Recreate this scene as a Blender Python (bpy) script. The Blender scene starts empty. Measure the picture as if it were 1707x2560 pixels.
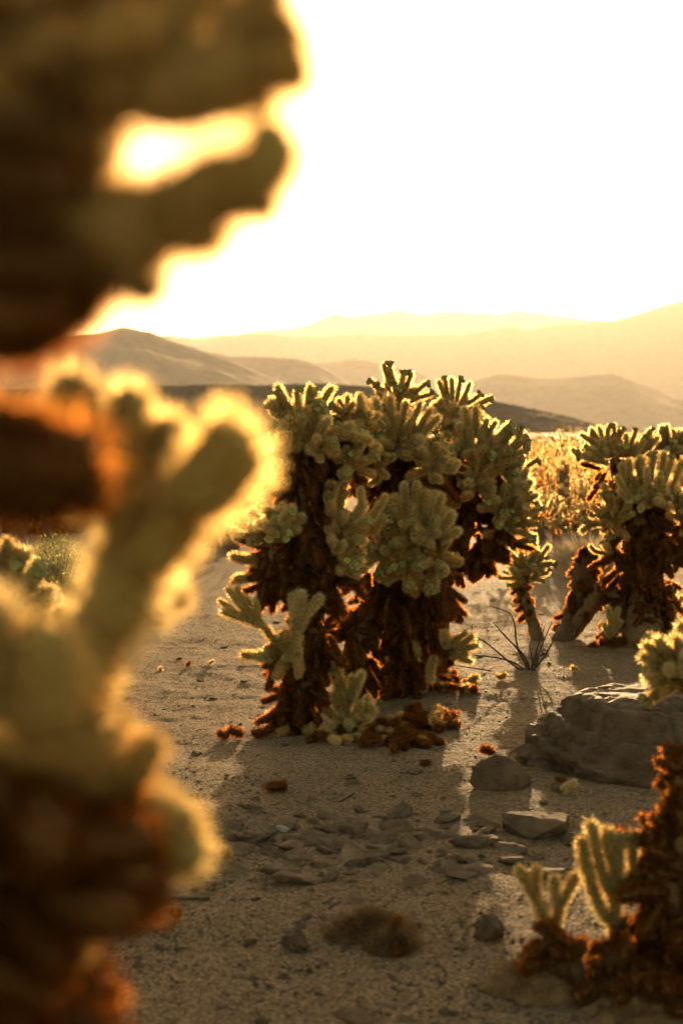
import bpy, bmesh, math, random, zlib
import numpy as np
from mathutils import Vector, Matrix, Quaternion, noise

R = math.radians
random.seed(11)
rng = np.random.default_rng(5)
sc = bpy.context.scene
col = sc.collection

# ------------------------------------------------------------------ camera, sky, sun, exposure
CAM_H, FPX, PITCH = 1.25, 3555.6, R(3.38)
cam_d = bpy.data.cameras.new('camera'); cam = bpy.data.objects.new('camera', cam_d); col.objects.link(cam)
cam.location = (0, 0, CAM_H); cam.rotation_euler = (R(90) - PITCH, 0, 0)
cam_d.sensor_fit = 'VERTICAL'; cam_d.sensor_height = 36; cam_d.lens = 50
cam_d.clip_start = 0.02; cam_d.clip_end = 60000
cam_d.dof.use_dof = True; cam_d.dof.focus_distance = 6.0; cam_d.dof.aperture_fstop = 3.3
sc.camera = cam

SUN_EL, SUN_AZ = R(8.6), R(6.8)          # azimuth to the right of the view axis (+Y)
w = bpy.data.worlds.new('World'); sc.world = w; w.use_nodes = True
nt = w.node_tree; nt.nodes.clear()
sky = nt.nodes.new('ShaderNodeTexSky'); sky.sky_type = 'NISHITA'; sky.sun_disc = False
sky.sun_elevation = SUN_EL; sky.sun_rotation = SUN_AZ
sky.air_density = 1.0; sky.dust_density = 2.5; sky.ozone_density = 0.3; sky.altitude = 800
tint = nt.nodes.new('ShaderNodeMix'); tint.data_type = 'RGBA'; tint.blend_type = 'MULTIPLY'
tint.inputs[0].default_value = 1.0; tint.inputs[7].default_value = (1.0, 0.78, 0.49, 1)
bg = nt.nodes.new('ShaderNodeBackground'); bg.inputs[1].default_value = 0.15
wo = nt.nodes.new('ShaderNodeOutputWorld')
nt.links.new(sky.outputs[0], tint.inputs[6]); nt.links.new(tint.outputs[2], bg.inputs[0]); nt.links.new(bg.outputs[0], wo.inputs[0])

sl = bpy.data.lights.new('sun', 'SUN'); sl.energy = 3.3; sl.angle = R(0.55); sl.color = (1.0, 0.66, 0.33)
sun = bpy.data.objects.new('sun', sl); col.objects.link(sun)
to_sun = Vector((math.sin(SUN_AZ) * math.cos(SUN_EL), math.cos(SUN_AZ) * math.cos(SUN_EL), math.sin(SUN_EL)))
sun.rotation_euler = to_sun.to_track_quat('Z', 'Y').to_euler()
sun.location = (0, 0, 30)

sc.view_settings.view_transform = 'Standard'; sc.view_settings.look = 'None'
sc.view_settings.gamma = 1; sc.view_settings.use_curve_mapping = False
sc.view_settings.exposure = 1.52
cy = sc.cycles
cy.max_bounces = 10; cy.diffuse_bounces = 6; cy.glossy_bounces = 2; cy.transmission_bounces = 8; cy.transparent_max_bounces = 12; cy.volume_bounces = 0
cy.caustics_reflective = False; cy.caustics_refractive = False
cy.use_denoising = True; cy.adaptive_threshold = .03; cy.sample_clamp_indirect = 6

# ------------------------------------------------------------------ helpers
def ray(px, py):
    u = (px - 853.5) / FPX; v = (1280 - py) / FPX
    c, s = math.cos(PITCH), math.sin(PITCH)
    return Vector((u, c + v * s, -s + v * c))
def P(px, py, d):                      # photograph pixel (1707x2560) at distance d along +Y
    r = ray(px, py)
    return Vector((0, 0, CAM_H)) + r * (d / r.y)
def fbm(x, y, z=0, o=4, sc_=1.0):
    v = 0; a = 1; f = sc_
    for _ in range(o):
        v += a * noise.noise((x * f, y * f, z)); a *= .5; f *= 2.03
    return v
def gh(x, y):                          # ground height
    far = max(0.0, 1 - abs(y - 6) / 60.0)
    return 0.030 * noise.noise((x * .55, y * .55, 3)) + far * (0.020 * noise.noise((x * 2.3, y * 2.3, 7)) + 0.010 * noise.noise((x * 6, y * 6, 1)))
def G(px, py):                         # ground point under a pixel
    r = ray(px, py); p = Vector((0, 0, CAM_H)) + r * (CAM_H / -r.z)
    for _ in range(3):
        p = Vector((0, 0, CAM_H)) + r * ((CAM_H - gh(p.x, p.y)) / -r.z)
    return p
def onground(x, y, dz=0): return Vector((x, y, gh(x, y) + dz))
def tag(o, label, cat, group=None, kind=None):
    if label: o['label'] = label
    if cat: o['category'] = cat
    if group: o['group'] = group
    if kind: o['kind'] = kind
    return o
def link(name, me, parent=None, loc=(0, 0, 0)):
    o = bpy.data.objects.new(name, me); col.objects.link(o); o.location = loc
    if parent: o.parent = parent
    return o
def empty(name, loc):
    o = bpy.data.objects.new(name, None); col.objects.link(o); o.location = loc; o.empty_display_size = .05
    return o
def mesh(name, v, f, m=None, smooth=True):
    me = bpy.data.meshes.new(name); me.from_pydata([tuple(a) for a in v], [], f)
    if smooth: me.polygons.foreach_set('use_smooth', [True] * len(me.polygons))
    if m: me.materials.append(m)
    me.update(); return me
def tri_mesh(name, verts, tris, m):    # fast path for many triangles (numpy)
    me = bpy.data.meshes.new(name); n = len(tris)
    me.vertices.add(len(verts)); me.vertices.foreach_set('co', np.asarray(verts, np.float32).ravel())
    me.loops.add(n * 3); me.loops.foreach_set('vertex_index', np.asarray(tris, np.int32).ravel())
    me.polygons.add(n); me.polygons.foreach_set('loop_start', np.arange(0, n * 3, 3, dtype=np.int32))
    me.materials.append(m); me.update(calc_edges=True); return me

# ------------------------------------------------------------------ materials
class NT:
    def __init__(s, name):
        s.m = bpy.data.materials.new(name); s.m.use_nodes = True; s.t = s.m.node_tree; s.t.nodes.clear()
        s.out = s.n('OutputMaterial')
    def n(s, t, **k):
        x = s.t.nodes.new('ShaderNode' + t)
        for a, b in k.items(): setattr(x, a, b)
        return x
    def l(s, a, b): s.t.links.new(a, b)
    def ramp(s, fac, stops):
        r = s.n('ValToRGB'); e = r.color_ramp.elements
        while len(e) < len(stops): e.new(.5)
        for i, (p, c) in enumerate(stops): e[i].position = p; e[i].color = (*c, 1)
        s.l(fac, r.inputs[0]); return r.outputs[0]
    def noise(s, scale, detail=6, rough=.6, co=None):
        x = s.n('TexNoise'); x.inputs['Scale'].default_value = scale; x.inputs['Detail'].default_value = detail; x.inputs['Roughness'].default_value = rough
        if co is None: co = s.n('TexCoord').outputs['Object']
        s.l(co, x.inputs['Vector']); return x.outputs[0]
    def mix(s, fac, a, b, blend='MIX'):
        x = s.n('Mix', data_type='RGBA', blend_type=blend)
        for v, i in ((fac, 0), (a, 6), (b, 7)):
            if hasattr(v, 'links'): s.l(v, x.inputs[i])
            else: x.inputs[i].default_value = v if i == 0 else (*v, 1)
        return x.outputs[2]
    def math(s, op, a, b):
        x = s.n('Math', operation=op)
        for v, i in ((a, 0), (b, 1)):
            if hasattr(v, 'links'): s.l(v, x.inputs[i])
            else: x.inputs[i].default_value = v
        return x.outputs[0]
    def bump(s, h, dist, strength=1.0, prev=None):
        b = s.n('Bump'); b.inputs['Distance'].default_value = dist; b.inputs['Strength'].default_value = strength
        s.l(h, b.inputs['Height'])
        if prev is not None: s.l(prev, b.inputs['Normal'])
        return b.outputs[0]
    def bsdf(s, c, rough=.8, spec=.3, nrm=None):
        b = s.n('BsdfPrincipled')
        if hasattr(c, 'links'): s.l(c, b.inputs['Base Color'])
        else: b.inputs['Base Color'].default_value = (*c, 1)
        if hasattr(rough, 'links'): s.l(rough, b.inputs['Roughness'])
        else: b.inputs['Roughness'].default_value = rough
        b.inputs['Specular IOR Level'].default_value = spec
        if nrm is not None: s.l(nrm, b.inputs['Normal'])
        s.l(b.outputs[0], s.out.inputs[0]); return b

def spine_mat(name, c1, c2, trans=.38, fwd=.47, frough=.64, dk=1.0, clear=0):
    m = NT(name); oi = m.n('ObjectInfo')
    c = m.ramp(oi.outputs['Random'], [(0, c1), (1, c2)])
    d = m.n('BsdfDiffuse'); t = m.n('BsdfTranslucent'); r = m.n('BsdfRefraction')
    r.inputs['Roughness'].default_value = frough; r.inputs['IOR'].default_value = 1.45
    m.l(c, r.inputs['Color']); dkc = m.mix(1.0, c, (dk, dk, dk), 'MULTIPLY')
    for x in (t, d): m.l(dkc, x.inputs['Color'])
    a = m.n('MixShader'); a.inputs[0].default_value = trans; m.l(d.outputs[0], a.inputs[1]); m.l(t.outputs[0], a.inputs[2])
    b = m.n('MixShader'); b.inputs[0].default_value = fwd; m.l(a.outputs[0], b.inputs[1]); m.l(r.outputs[0], b.inputs[2])
    tr = m.n('BsdfTransparent'); e = m.n('MixShader'); e.inputs[0].default_value = clear
    m.l(b.outputs[0], e.inputs[1]); m.l(tr.outputs[0], e.inputs[2])
    m.l(e.outputs[0] if clear else b.outputs[0], m.out.inputs[0]); return m.m

def body_mat(name, c1, c2, sc_=60):
    m = NT(name); oi = m.n('ObjectInfo'); n = m.noise(sc_)
    a = m.ramp(n, [(.3, c1), (.7, c2)])
    v = m.ramp(oi.outputs['Random'], [(0, (.8, .8, .8)), (1, (1.15, 1.12, 1.0))])
    m.bsdf(m.mix(1.0, a, v, 'MULTIPLY'), .8, .25, m.bump(n, .002)); return m.m

M = {}
M['live_spine'] = spine_mat('live_spine', (.90, .66, .27), (.95, .78, .42), clear=.12)
M['mature_spine'] = spine_mat('mature_spine', (.80, .53, .19), (.86, .64, .30), clear=.15)
M['dead_spine'] = spine_mat('dead_spine', (.55, .20, .035), (.72, .31, .06), dk=.34)
M['trunk_spine'] = spine_mat('trunk_spine', (.20, .09, .03), (.28, .13, .045), fwd=.3)
M['live_body'] = body_mat('live_body', (.30, .232, .070), (.38, .285, .092))
M['mature_body'] = body_mat('mature_body', (.30, .19, .055), (.38, .235, .072))
M['dead_body'] = body_mat('dead_body', (.13, .062, .018), (.19, .09, .027))
M['trunk'] = body_mat('trunk_bark', (.11, .064, .028), (.19, .115, .055), 35)
M['fruit'] = body_mat('fruit', (.20, .19, .06), (.28, .24, .08))
M['twig'] = body_mat('twig', (.07, .045, .03), (.12, .08, .055))
M['twig_pale'] = body_mat('twig_pale', (.22, .17, .12), (.30, .24, .17))

def ground_mat():
    m = NT('sand'); co = m.n('TexCoord').outputs['Object']
    big = m.noise(.9, 5, .6, co); mid = m.noise(13, 8, .72, co); fine = m.noise(75, 8, .8, co)
    c = m.ramp(big, [(.25, (.235, .152, .080)), (.5, (.33, .222, .124)), (.75, (.41, .29, .17))])
    c = m.mix(m.ramp(mid, [(.33, (.7, .7, .7)), (.58, (0, 0, 0))]), c, (.165, .104, .055))
    g = m.n('TexVoronoi'); g.inputs['Scale'].default_value = 150; m.l(co, g.inputs['Vector'])
    c = m.mix(.5, c, m.ramp(g.outputs['Color'], [(.1, (.075, .05, .029)), (.5, (.315, .21, .117)), (.95, (.52, .40, .26))]))
    c = m.mix(1.0, c, m.ramp(fine, [(.3, (.5, .5, .5)), (.52, (1, 1, 1)), (.72, (1.5, 1.48, 1.42))]), 'MULTIPLY')
    v2 = m.n('TexVoronoi'); v2.inputs['Scale'].default_value = 48; m.l(co, v2.inputs['Vector'])
    n1 = m.bump(mid, .03, .9); n2 = m.bump(v2.outputs['Distance'], .008, .8, n1); n3 = m.bump(g.outputs['Distance'], .004, 1, n2); n4 = m.bump(fine, .010, .9, n3)
    m.bsdf(c, m.ramp(g.outputs['Color'], [(.2, (.9, .9, .9)), (.9, (.6, .6, .6))]), .04, n4); return m.m
M['sand'] = ground_mat()
def rock_mat(name, a, b, sc_=9, rough=.75):
    m = NT(name); co = m.n('TexCoord').outputs['Object']
    n = m.noise(sc_, 8, .65, co); n2 = m.noise(sc_ * 14, 5, .7, co)
    c = m.ramp(n, [(.34, a), (.6, b)])
    oi = m.n('ObjectInfo')
    c = m.mix(1.0, c, m.ramp(oi.outputs['Random'], [(0, (.72, .72, .74)), (1, (1.2, 1.15, 1.1))]), 'MULTIPLY')
    c = m.mix(m.ramp(n2, [(.5, (0, 0, 0)), (.72, (.55, .55, .55))]), c, (.22, .168, .118))
    m.bsdf(c, rough, .12, m.bump(n2, .014, 1, m.bump(n, .05, 1))); return m.m
M['rock'] = rock_mat('rock', (.105, .068, .039), (.23, .157, .093))
M['boulder'] = rock_mat('boulder_rock', (.085, .053, .031), (.20, .132, .078), 8, .6)
M['pale_rock'] = rock_mat('pale_rock', (.38, .34, .30), (.52, .48, .43))
M['pebble'] = rock_mat('pebble', (.145, .11, .08), (.29, .225, .165), 40)
def hill_mat(name, a, b, s):
    m = NT(name); co = m.n('TexCoord').outputs['Object']
    n = m.noise(s, 8, .65, co); n2 = m.noise(s * 12, 4, .7, co)
    c = m.mix(m.ramp(n2, [(.45, (0, 0, 0)), (.6, (.8, .8, .8))]), m.ramp(n, [(.35, a), (.65, b)]), (.05, .042, .025))
    m.bsdf(c, .95, .1); return m.m
M['hill'] = hill_mat('hill', (.06, .043, .03), (.10, .073, .05), .05)
M['mountain'] = hill_mat('mountain', (.10, .075, .055), (.13, .098, .07), .003)
M['scrub'] = spine_mat('scrub', (.15, .10, .03), (.23, .155, .05), .5, .2)
M['dry_grass'] = spine_mat('dry_grass', (.40, .32, .22), (.48, .38, .26), .5, .25)
M['leaf'] = spine_mat('leaf', (.20, .22, .05), (.30, .30, .08), .6, .25)
M['litter'] = spine_mat('litter', (.20, .125, .062), (.28, .18, .09), .5, .2)

# ------------------------------------------------------------------ ground
def axis(lo, hi, step, end_lo, end_hi, g=1.13):
    a = list(np.arange(lo, hi + 1e-6, step)); s = step; x = a[-1]
    while x < end_hi: s *= g; x += s; a.append(x)
    s = step; x = a[0]; b = []
    while x > end_lo: s *= g; x -= s; b.append(x)
    return b[::-1] + a
xs = axis(-2.4, 2.4, .022, -9000, 9000); ys = axis(2.6, 9.5, .024, -150, 13500)
gv = [(x, y, gh(x, y) + (.005 * noise.noise((x * 20, y * 20, 5)) + .003 * noise.noise((x * 9, y * 17, 2)) if 2 < y < 14 and abs(x) < 4 else 0)) for y in ys for x in xs]
nx = len(xs); gf = [(j * nx + i, j * nx + i + 1, (j + 1) * nx + i + 1, (j + 1) * nx + i) for j in range(len(ys) - 1) for i in range(nx - 1)]
ground = link('ground', mesh('ground', gv, gf, M['sand'])); ground['kind'] = 'structure'

# ------------------------------------------------------------------ hills and mountains: ridges with real depth
def ridge(name, pts, dist, mat, depth, seed, rough, ext=(0, 0)):
    pts = sorted(pts); X = [p[0] for p in pts]; Y = [p[1] for p in pts]
    nu, nv = 420, 45; v = []; f = []
    x0, x1 = X[0] - 1, X[-1] + 1
    for i in range(nu):
        px = x0 + (x1 - x0) * i / (nu - 1); py = float(np.interp(px, X, Y))
        c = P(px, py, dist); h = max(c.z, .5)
        for j in range(nv):
            t = j / (nv - 1) * 2 - 1                      # -1 front foot, +1 back foot
            k = (1 - abs(t)) ** 1.15
            spur = 1 + .35 * fbm(c.x / depth * 2.2 + 3 * t, t * 2.5, seed, 4) * (1 - k) 
            y = dist + t * depth + fbm(c.x / depth * 1.5, seed, 0, 3) * depth * .25 * (1 if abs(t) < .99 else 1)
            hh = h * k * spur + h * rough * (fbm(c.x / depth * 5, t * 5, seed + 9, 5) * (k * (1 - k) * 3.2 + .15 * (k > .9)))
            v.append((c.x * (y / dist) if abs(t) < .001 else c.x, y, hh - .6 - (1 - k) * h * .02))
    for i in range(nu - 1):
        for j in range(nv - 1):
            a = i * nv + j; f.append((a, a + nv, a + nv + 1, a + 1))
    o = link(name, mesh(name, v, f, mat)); o['kind'] = 'structure'; return o
near_hill = ridge('near_hill', [(-900, 1040), (-500, 1000), (-100, 972), (240, 966), (380, 959), (650, 956), (785, 953), (925, 960), (1080, 976), (1232, 996), (1340, 1018), (1490, 1050), (1640, 1072), (1900, 1073)], 400, M['hill'], 42, 1, .12)
ridge('hill', [(-700, 960), (-300, 880), (-60, 850), (120, 838), (250, 832), (309, 817), (378, 827), (418, 844), (487, 864), (567, 894), (640, 925), (706, 947), (800, 990), (1000, 1066)], 2000, M['mountain'], 600, 2, .22)
ridge('hill', [(100, 1000), (350, 890), (497, 872), (577, 889), (676, 891), (745, 897), (795, 914), (835, 933), (900, 970), (1050, 1060)], 3000, M['mountain'], 700, 3, .22)
ridge('hill', [(500, 1060), (650, 940), (785, 905), (885, 902), (945, 908), (1050, 930), (1200, 1000), (1300, 1060)], 4300, M['mountain'], 700, 4, .22)
ridge('hill', [(950, 1062), (1080, 985), (1180, 948), (1250, 933), (1340, 946), (1440, 943), (1530, 936), (1580, 955), (1630, 965), (1707, 1000), (1850, 1030), (2000, 1066)], 3500, M['mountain'], 700, 5, .22)
ridge('mountain_range', [(-600, 900), (100, 870), (300, 850), (418, 838), (487, 847), (567, 834), (626, 831), (696, 841), (756, 849), (825, 839), (905, 827), (974, 834), (1063, 842), (1153, 841), (1262, 816), (1340, 822), (1440, 812), (1490, 800), (1540, 794), (1620, 775), (1707, 760), (1900, 730), (2300, 760)], 7000, M['mountain'], 1500, 6, .35)
ridge('far_mountain_range', [(-600, 880), (400, 850), (617, 831), (706, 824), (776, 817), (835, 789), (905, 779), (994, 776), (1044, 782), (1143, 773), (1203, 778), (1242, 786), (1302, 777), (1361, 787), (1431, 786), (1480, 803), (1600, 815), (2300, 800)], 11000, M['mountain'], 1800, 7, .3)

# ------------------------------------------------------------------ cactus pieces
def rand_unit():
    z = random.uniform(-1, 1); a = random.uniform(0, 2 * math.pi); r = math.sqrt(1 - z * z)
    return Vector((r * math.cos(a), r * math.sin(a), z))

def spine_verts(pts, nrm, k, L, w, spread, rs):
    """k slivers fanning out of every areole"""
    n = len(pts); p = np.repeat(pts, k, 0); nn = np.repeat(nrm, k, 0)
    if k > 1: p = p + rs.normal(size=p.shape) * .0022
    rd = rs.normal(size=(n * k, 3)); rd /= np.linalg.norm(rd, axis=1)[:, None]
    d = nn + rd * spread * rs.uniform(.3, 1.15, (n * k, 1)); d /= np.linalg.norm(d, axis=1)[:, None]
    side = np.cross(d, rs.normal(size=(n * k, 3))); side /= np.linalg.norm(side, axis=1)[:, None] + 1e-9
    ln = L * rs.uniform(.55, 1.1, (n * k, 1))
    a = p - side * w / 2; b = p + side * w / 2; c = p + d * ln
    v = np.stack([a, b, c], 1).reshape(-1, 3); t = np.arange(len(v)).reshape(-1, 3)
    return v, t

JL = [.055, .08, .105, .135]; RAD = .0110
def joint_pair(L, seed, rad=RAD):
    """knobbly stem segment along +Z and its areoles"""
    rs = np.random.default_rng(seed); nr, ns = int(6 + L * 75), 14
    v = []; f = []; ph = rs.uniform(0, 6.28)
    prof = lambda t: rad * (0.62 + .38 * math.sin(min(t * 3.2, 1) * 1.5708)) * (1 if t < .8 else math.sqrt(max(0, 1 - ((t - .8) / .2) ** 2)) * .92 + .08)
    bend = rs.uniform(-.006, .006, 2)
    for i in range(nr + 1):
        t = i / nr
        for j in range(ns):
            a = j / ns * 6.2832
            r = prof(t) * (1 + .11 * math.sin(a * 5 + t * L * 90 + ph) * math.sin(t * L * 260))
            v.append((r * math.cos(a) + bend[0] * math.sin(t * 3.14), r * math.sin(a) + bend[1] * math.sin(t * 3.14), t * L))
    for i in range(nr):
        for j in range(ns):
            f.append((i * ns + j, i * ns + (j + 1) % ns, (i + 1) * ns + (j + 1) % ns, (i + 1) * ns + j))
    f.append(tuple(range(ns))[::-1]); f.append(tuple(range(nr * ns, nr * ns + ns)))
    pts, nr_ = [], []
    na = int(L * 1900) + 36
    for k in range(na):
        t = (k + .5) / na; a = k * 2.39996 + ph
        if t > .9: t = .9 + (t - .9) * .98
        r = prof(t); e = prof(min(t + .02, 1)) - prof(max(t - .02, 0)); sl = e / (.04 * L)
        pts.append((r * math.cos(a) + bend[0] * math.sin(t * 3.14), r * math.sin(a) + bend[1] * math.sin(t * 3.14), t * L))
        n = Vector((math.cos(a), math.sin(a), -sl + .35)).normalized(); nr_.append(tuple(n))
    return v, f, np.array(pts), np.array(nr_)

JM = {}
SP = {'live': (8, .0195, .0014, .66, RAD), 'mature': (8, .0180, .0014, .72, RAD), 'young_live': (9, .0205, .0015, .62, .0100), 'dead': (8, .0170, .0013, .9, RAD * .9),
      'stout_live': (14, .0175, .0006, .75, .0165), 'stout_mature': (13, .0165, .0006, .8, .0165), 'stout_dead': (12, .0160, .0007, 1.0, .0150)}
for kind in SP:
    for li, L in enumerate(JL):
        for q in range(2):
            k, sl_, sw, spd, rd_ = SP[kind]; mk = kind.replace('stout_', '').replace('young_', '')
            v, f, p, n = joint_pair(L, li * 10 + q + 1, rd_)
            bm_ = mesh('joint_' + kind, v, f, M[mk + '_body'])
            sv, st = spine_verts(p, n, k, sl_, sw, spd, np.random.default_rng(li * 7 + q))
            JM[kind, li, q] = (bm_, tri_mesh('spines_' + kind, sv, st, M[mk + '_spine']))
def fruit_mesh(seed):
    rs = random.Random(seed); v = []; f = []; ns = 9
    rings = [(0, .005), (.006, .009), (.013, .0115), (.019, .0125), (.021, .010), (.0175, .004)]
    for i, (z, r) in enumerate(rings):
        for j in range(ns):
            rr = r * (1 + rs.uniform(-.16, .16) + (.14 if (i + j) % 2 else -.08)); a = j / ns * 6.2832
            v.append((rr * math.cos(a), rr * math.sin(a), z + rs.uniform(-.0012, .0012)))
    for i in range(len(rings) - 1):
        for j in range(ns): f.append((i * ns + j, i * ns + (j + 1) % ns, (i + 1) * ns + (j + 1) % ns, (i + 1) * ns + j))
    f.append(tuple(range((len(rings) - 1) * ns, len(rings) * ns)))
    return mesh('fruit', v, f, M['fruit'], False)
FRUIT = [fruit_mesh(i) for i in range(4)]

def zrot(d, roll=None):
    q = Vector((0, 0, 1)).rotation_difference(d.normalized())
    return q @ Quaternion((0, 0, 1), random.uniform(0, 6.28) if roll is None else roll)

def tube(name, pts, rad, mat, ns=12, rough=.12, sub=6, seed=0):
    """knobbly tapered tube through pts; returns mesh, areole points, normals"""
    pts = [Vector(p) for p in pts]; C = []; RR = []
    for i in range(len(pts) - 1):
        p0 = pts[max(i - 1, 0)]; p1 = pts[i]; p2 = pts[i + 1]; p3 = pts[min(i + 2, len(pts) - 1)]
        for s in range(sub):
            t = s / sub
            C.append(.5 * ((2 * p1) + (p2 - p0) * t + (2 * p0 - 5 * p1 + 4 * p2 - p3) * t * t + (3 * p1 - p0 - 3 * p2 + p3) * t ** 3))
            RR.append(rad[i] * (1 - t) + rad[i + 1] * t)
    C.append(pts[-1]); RR.append(rad[-1])
    C.append(pts[-1] + (pts[-1] - C[-2]).normalized() * rad[-1] * .5); RR.append(rad[-1] * .45)
    v = []; f = []; ap = []; an = []
    up = Vector((0, 1, .01))
    for i, c in enumerate(C):
        d = (C[min(i + 1, len(C) - 1)] - C[max(i - 1, 0)]).normalized()
        s = d.cross(up).normalized(); u = s.cross(d).normalized()
        for j in range(ns):
            a = j / ns * 6.2832; n = s * math.cos(a) + u * math.sin(a)
            q = c + n * RR[i]
            r = RR[i] * (1 + rough * (noise.noise(q * (1.1 / max(rad[0], .004)) + Vector((seed, 0, 0))) + .8 * noise.noise(q * (3 / max(rad[0], .004)))))
            v.append(c + n * r); ap.append(tuple(c + n * r)); an.append(tuple(n))
    for i in range(len(C) - 1):
        for j in range(ns): f.append((i * ns + j, i * ns + (j + 1) % ns, (i + 1) * ns + (j + 1) % ns, (i + 1) * ns + j))
    f.append(tuple(range((len(C) - 1) * ns, len(C) * ns))); f.append(tuple(range(ns))[::-1])
    return mesh(name, v, f, mat), np.array(ap), np.array(an), C, RR

class Plant:
    all = []
    def __init__(s, name, label, base, cat='cactus', group=None, scale=1.0):
        random.seed(zlib.crc32(label.encode()))
        s.base = Vector(base); s.base.z = gh(s.base.x, s.base.y) - .01
        s.root = empty(name, s.base); tag(s.root, label, cat, group); s.sc = scale; s.stems = []; s.nj = 0; s.over = {}; Plant.all.append(s)
    def stem(s, name, pts, rad, mat='trunk', spines=True, rough=.2):
        loc = [Vector(p) - s.base for p in pts]
        me, ap, an, C, RR = tube(name, loc, rad, M[mat], rough=rough, seed=len(s.stems))
        o = link(name, me, s.root); s.stems.append((C, RR))
        if spines:
            rs = np.random.default_rng(len(s.stems)); idx = rs.integers(0, len(ap), int(len(ap) * 1.6))
            jit = ap[idx] + rs.normal(size=(len(idx), 3)) * .006
            sv, st = spine_verts(jit, an[idx], 7, .026, .0015, 1.1, rs)
            q = link('spines', tri_mesh('spines', sv, st, M['trunk_spine']), o); q['kind'] = 'stuff'
        return o
    def joint(s, p0, p1, kind='live', scale=None, fruit=0):
        p0 = Vector(p0); p1 = Vector(p1); L = (p1 - p0).length; S = scale or s.sc
        if L > .165 * S:
            m = (p0 + p1) / 2 + rand_unit() * .006; a = s.joint(p0, m + (m - p0).normalized() * .008, kind, scale); return s.joint(m, p1, kind, scale, fruit)
        if s.nj >= 296:
            s.over.setdefault(kind, []).append((p0, p1 - p0, min(L, .12))); return None
        li = min(range(4), key=lambda i: abs(JL[i] * S - L)); sc_ = L / JL[li]
        if scale is None: sc_ = min(max(sc_, .72 * S), 1.3 * S)
        bm_, sm_ = JM[kind, li, random.randint(0, 1)]
        o = link('joint', bm_, s.root, p0 - s.base); o.rotation_mode = 'QUATERNION'; o.rotation_quaternion = zrot(p1 - p0); o.scale = (sc_,) * 3
        q = link('spines', sm_, o); q['kind'] = 'stuff'; s.nj += 1
        for i in range(fruit):
            fo = link('fruit', random.choice(FRUIT), o)
            a = random.uniform(0, 6.28); t = random.uniform(.0, .014); z = JL[li] * random.uniform(.93, .985) - t * .7
            fo.location = (math.cos(a) * t, math.sin(a) * t, z); fo.rotation_mode = 'QUATERNION'
            fo.rotation_quaternion = zrot(Vector((math.cos(a) * t * 55, math.sin(a) * t * 55, 1))); fo.scale = (random.uniform(.9, 1.25),) * 3
        return o
    def burst(s, O, ax, n, amin, amax, L, kind='live', fruit=.25, up=.35, sub=.35):
        """fingers radiating from a branch end"""
        O = Vector(O); ax = Vector(ax).normalized(); n = int(n * 1.35); L *= 1.15; q = Vector((0, 0, 1)).rotation_difference(ax)
        for i in range(n):
            th = R(amin + (amax - amin) * math.sqrt((i + .5) / n)); ph = i * 2.39996 + random.uniform(-.4, .4)
            d = q @ Vector((math.sin(th) * math.cos(ph), math.sin(th) * math.sin(ph), math.cos(th)))
            d.z += up * (1 if kind != 'dead' else -.6); d.normalize()
            st = O + d * random.uniform(.0, .05) * s.sc; l = L * random.choice((random.uniform(.5, .8), random.uniform(.8, 1.1), random.uniform(1.0, 1.4)))
            k = kind
            if isinstance(kind, (list, tuple)): k = random.choice(kind)
            fr = random.randint(2, 4) if random.random() < fruit else 0
            s.joint(st, st + d * l, k, fruit=fr)
            if random.random() < sub:
                for _ in range(random.randint(1, 2)):
                    e = (d + rand_unit() * .75 + Vector((0, 0, .25 if k != 'dead' else -.4))).normalized(); b = st + d * l * random.uniform(.6, .9)
                    s.joint(b, b + e * l * random.uniform(.5, .8), k, fruit=random.randint(0, 3) if random.random() < fruit else 0)
    def hang(s, n, which, t0=0, t1=1, kind='dead', L=(.04, .09), out=.5, drop=-.7):
        """old joints clothing a stem"""
        C, RR = s.stems[which]
        for i in range(n):
            t = t0 + (t1 - t0) * (i + random.random()) / n; k = min(int(t * (len(C) - 1)), len(C) - 2)
            c = C[k].lerp(C[k + 1], random.random()); a = random.uniform(0, 6.28)
            ax = (C[k + 1] - C[k]).normalized(); sd = ax.cross(Vector((.3, 1, .2))).normalized()
            n_ = Quaternion(ax, a) @ sd
            d = (n_ * out + Vector((0, 0, drop)) + rand_unit() * .45).normalized()
            p = s.base + c + n_ * RR[k] * .8
            s.joint(p, p + d * random.uniform(*L), kind)
    def mass(s, spots, kind='dead', name='dead_growth'):
        """old joints packed too densely to tell apart: one part"""
        bv = []; bt = []; sv = []; nb = 0; cache = {}
        for p, d, L in spots:
            li = min(range(3), key=lambda i: abs(JL[i] - L)); q_ = random.randint(0, 1); key = (kind, li, q_)
            if key not in cache:
                b_, s_ = JM[key]; b_.calc_loop_triangles()
                cache[key] = (np.array([v.co[:] for v in b_.vertices]), np.array([t.vertices[:] for t in b_.loop_triangles]), np.array([v.co[:] for v in s_.vertices]))
            V_, T_, S_ = cache[key]; m3 = np.array(zrot(Vector(d)).to_matrix()) * (L / JL[li]); o_ = np.array(Vector(p) - s.base)
            bv.append(V_ @ m3.T + o_); bt.append(T_ + nb); nb += len(V_); sv.append(S_ @ m3.T + o_)
        o = link(name, tri_mesh(name, np.concatenate(bv), np.concatenate(bt), M[kind + '_body']), s.root); o['kind'] = 'stuff'
        S2 = np.concatenate(sv); q = link('spines', tri_mesh('spines', S2, np.arange(len(S2)).reshape(-1, 3), M[kind + '_spine']), o); q['kind'] = 'stuff'
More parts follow.
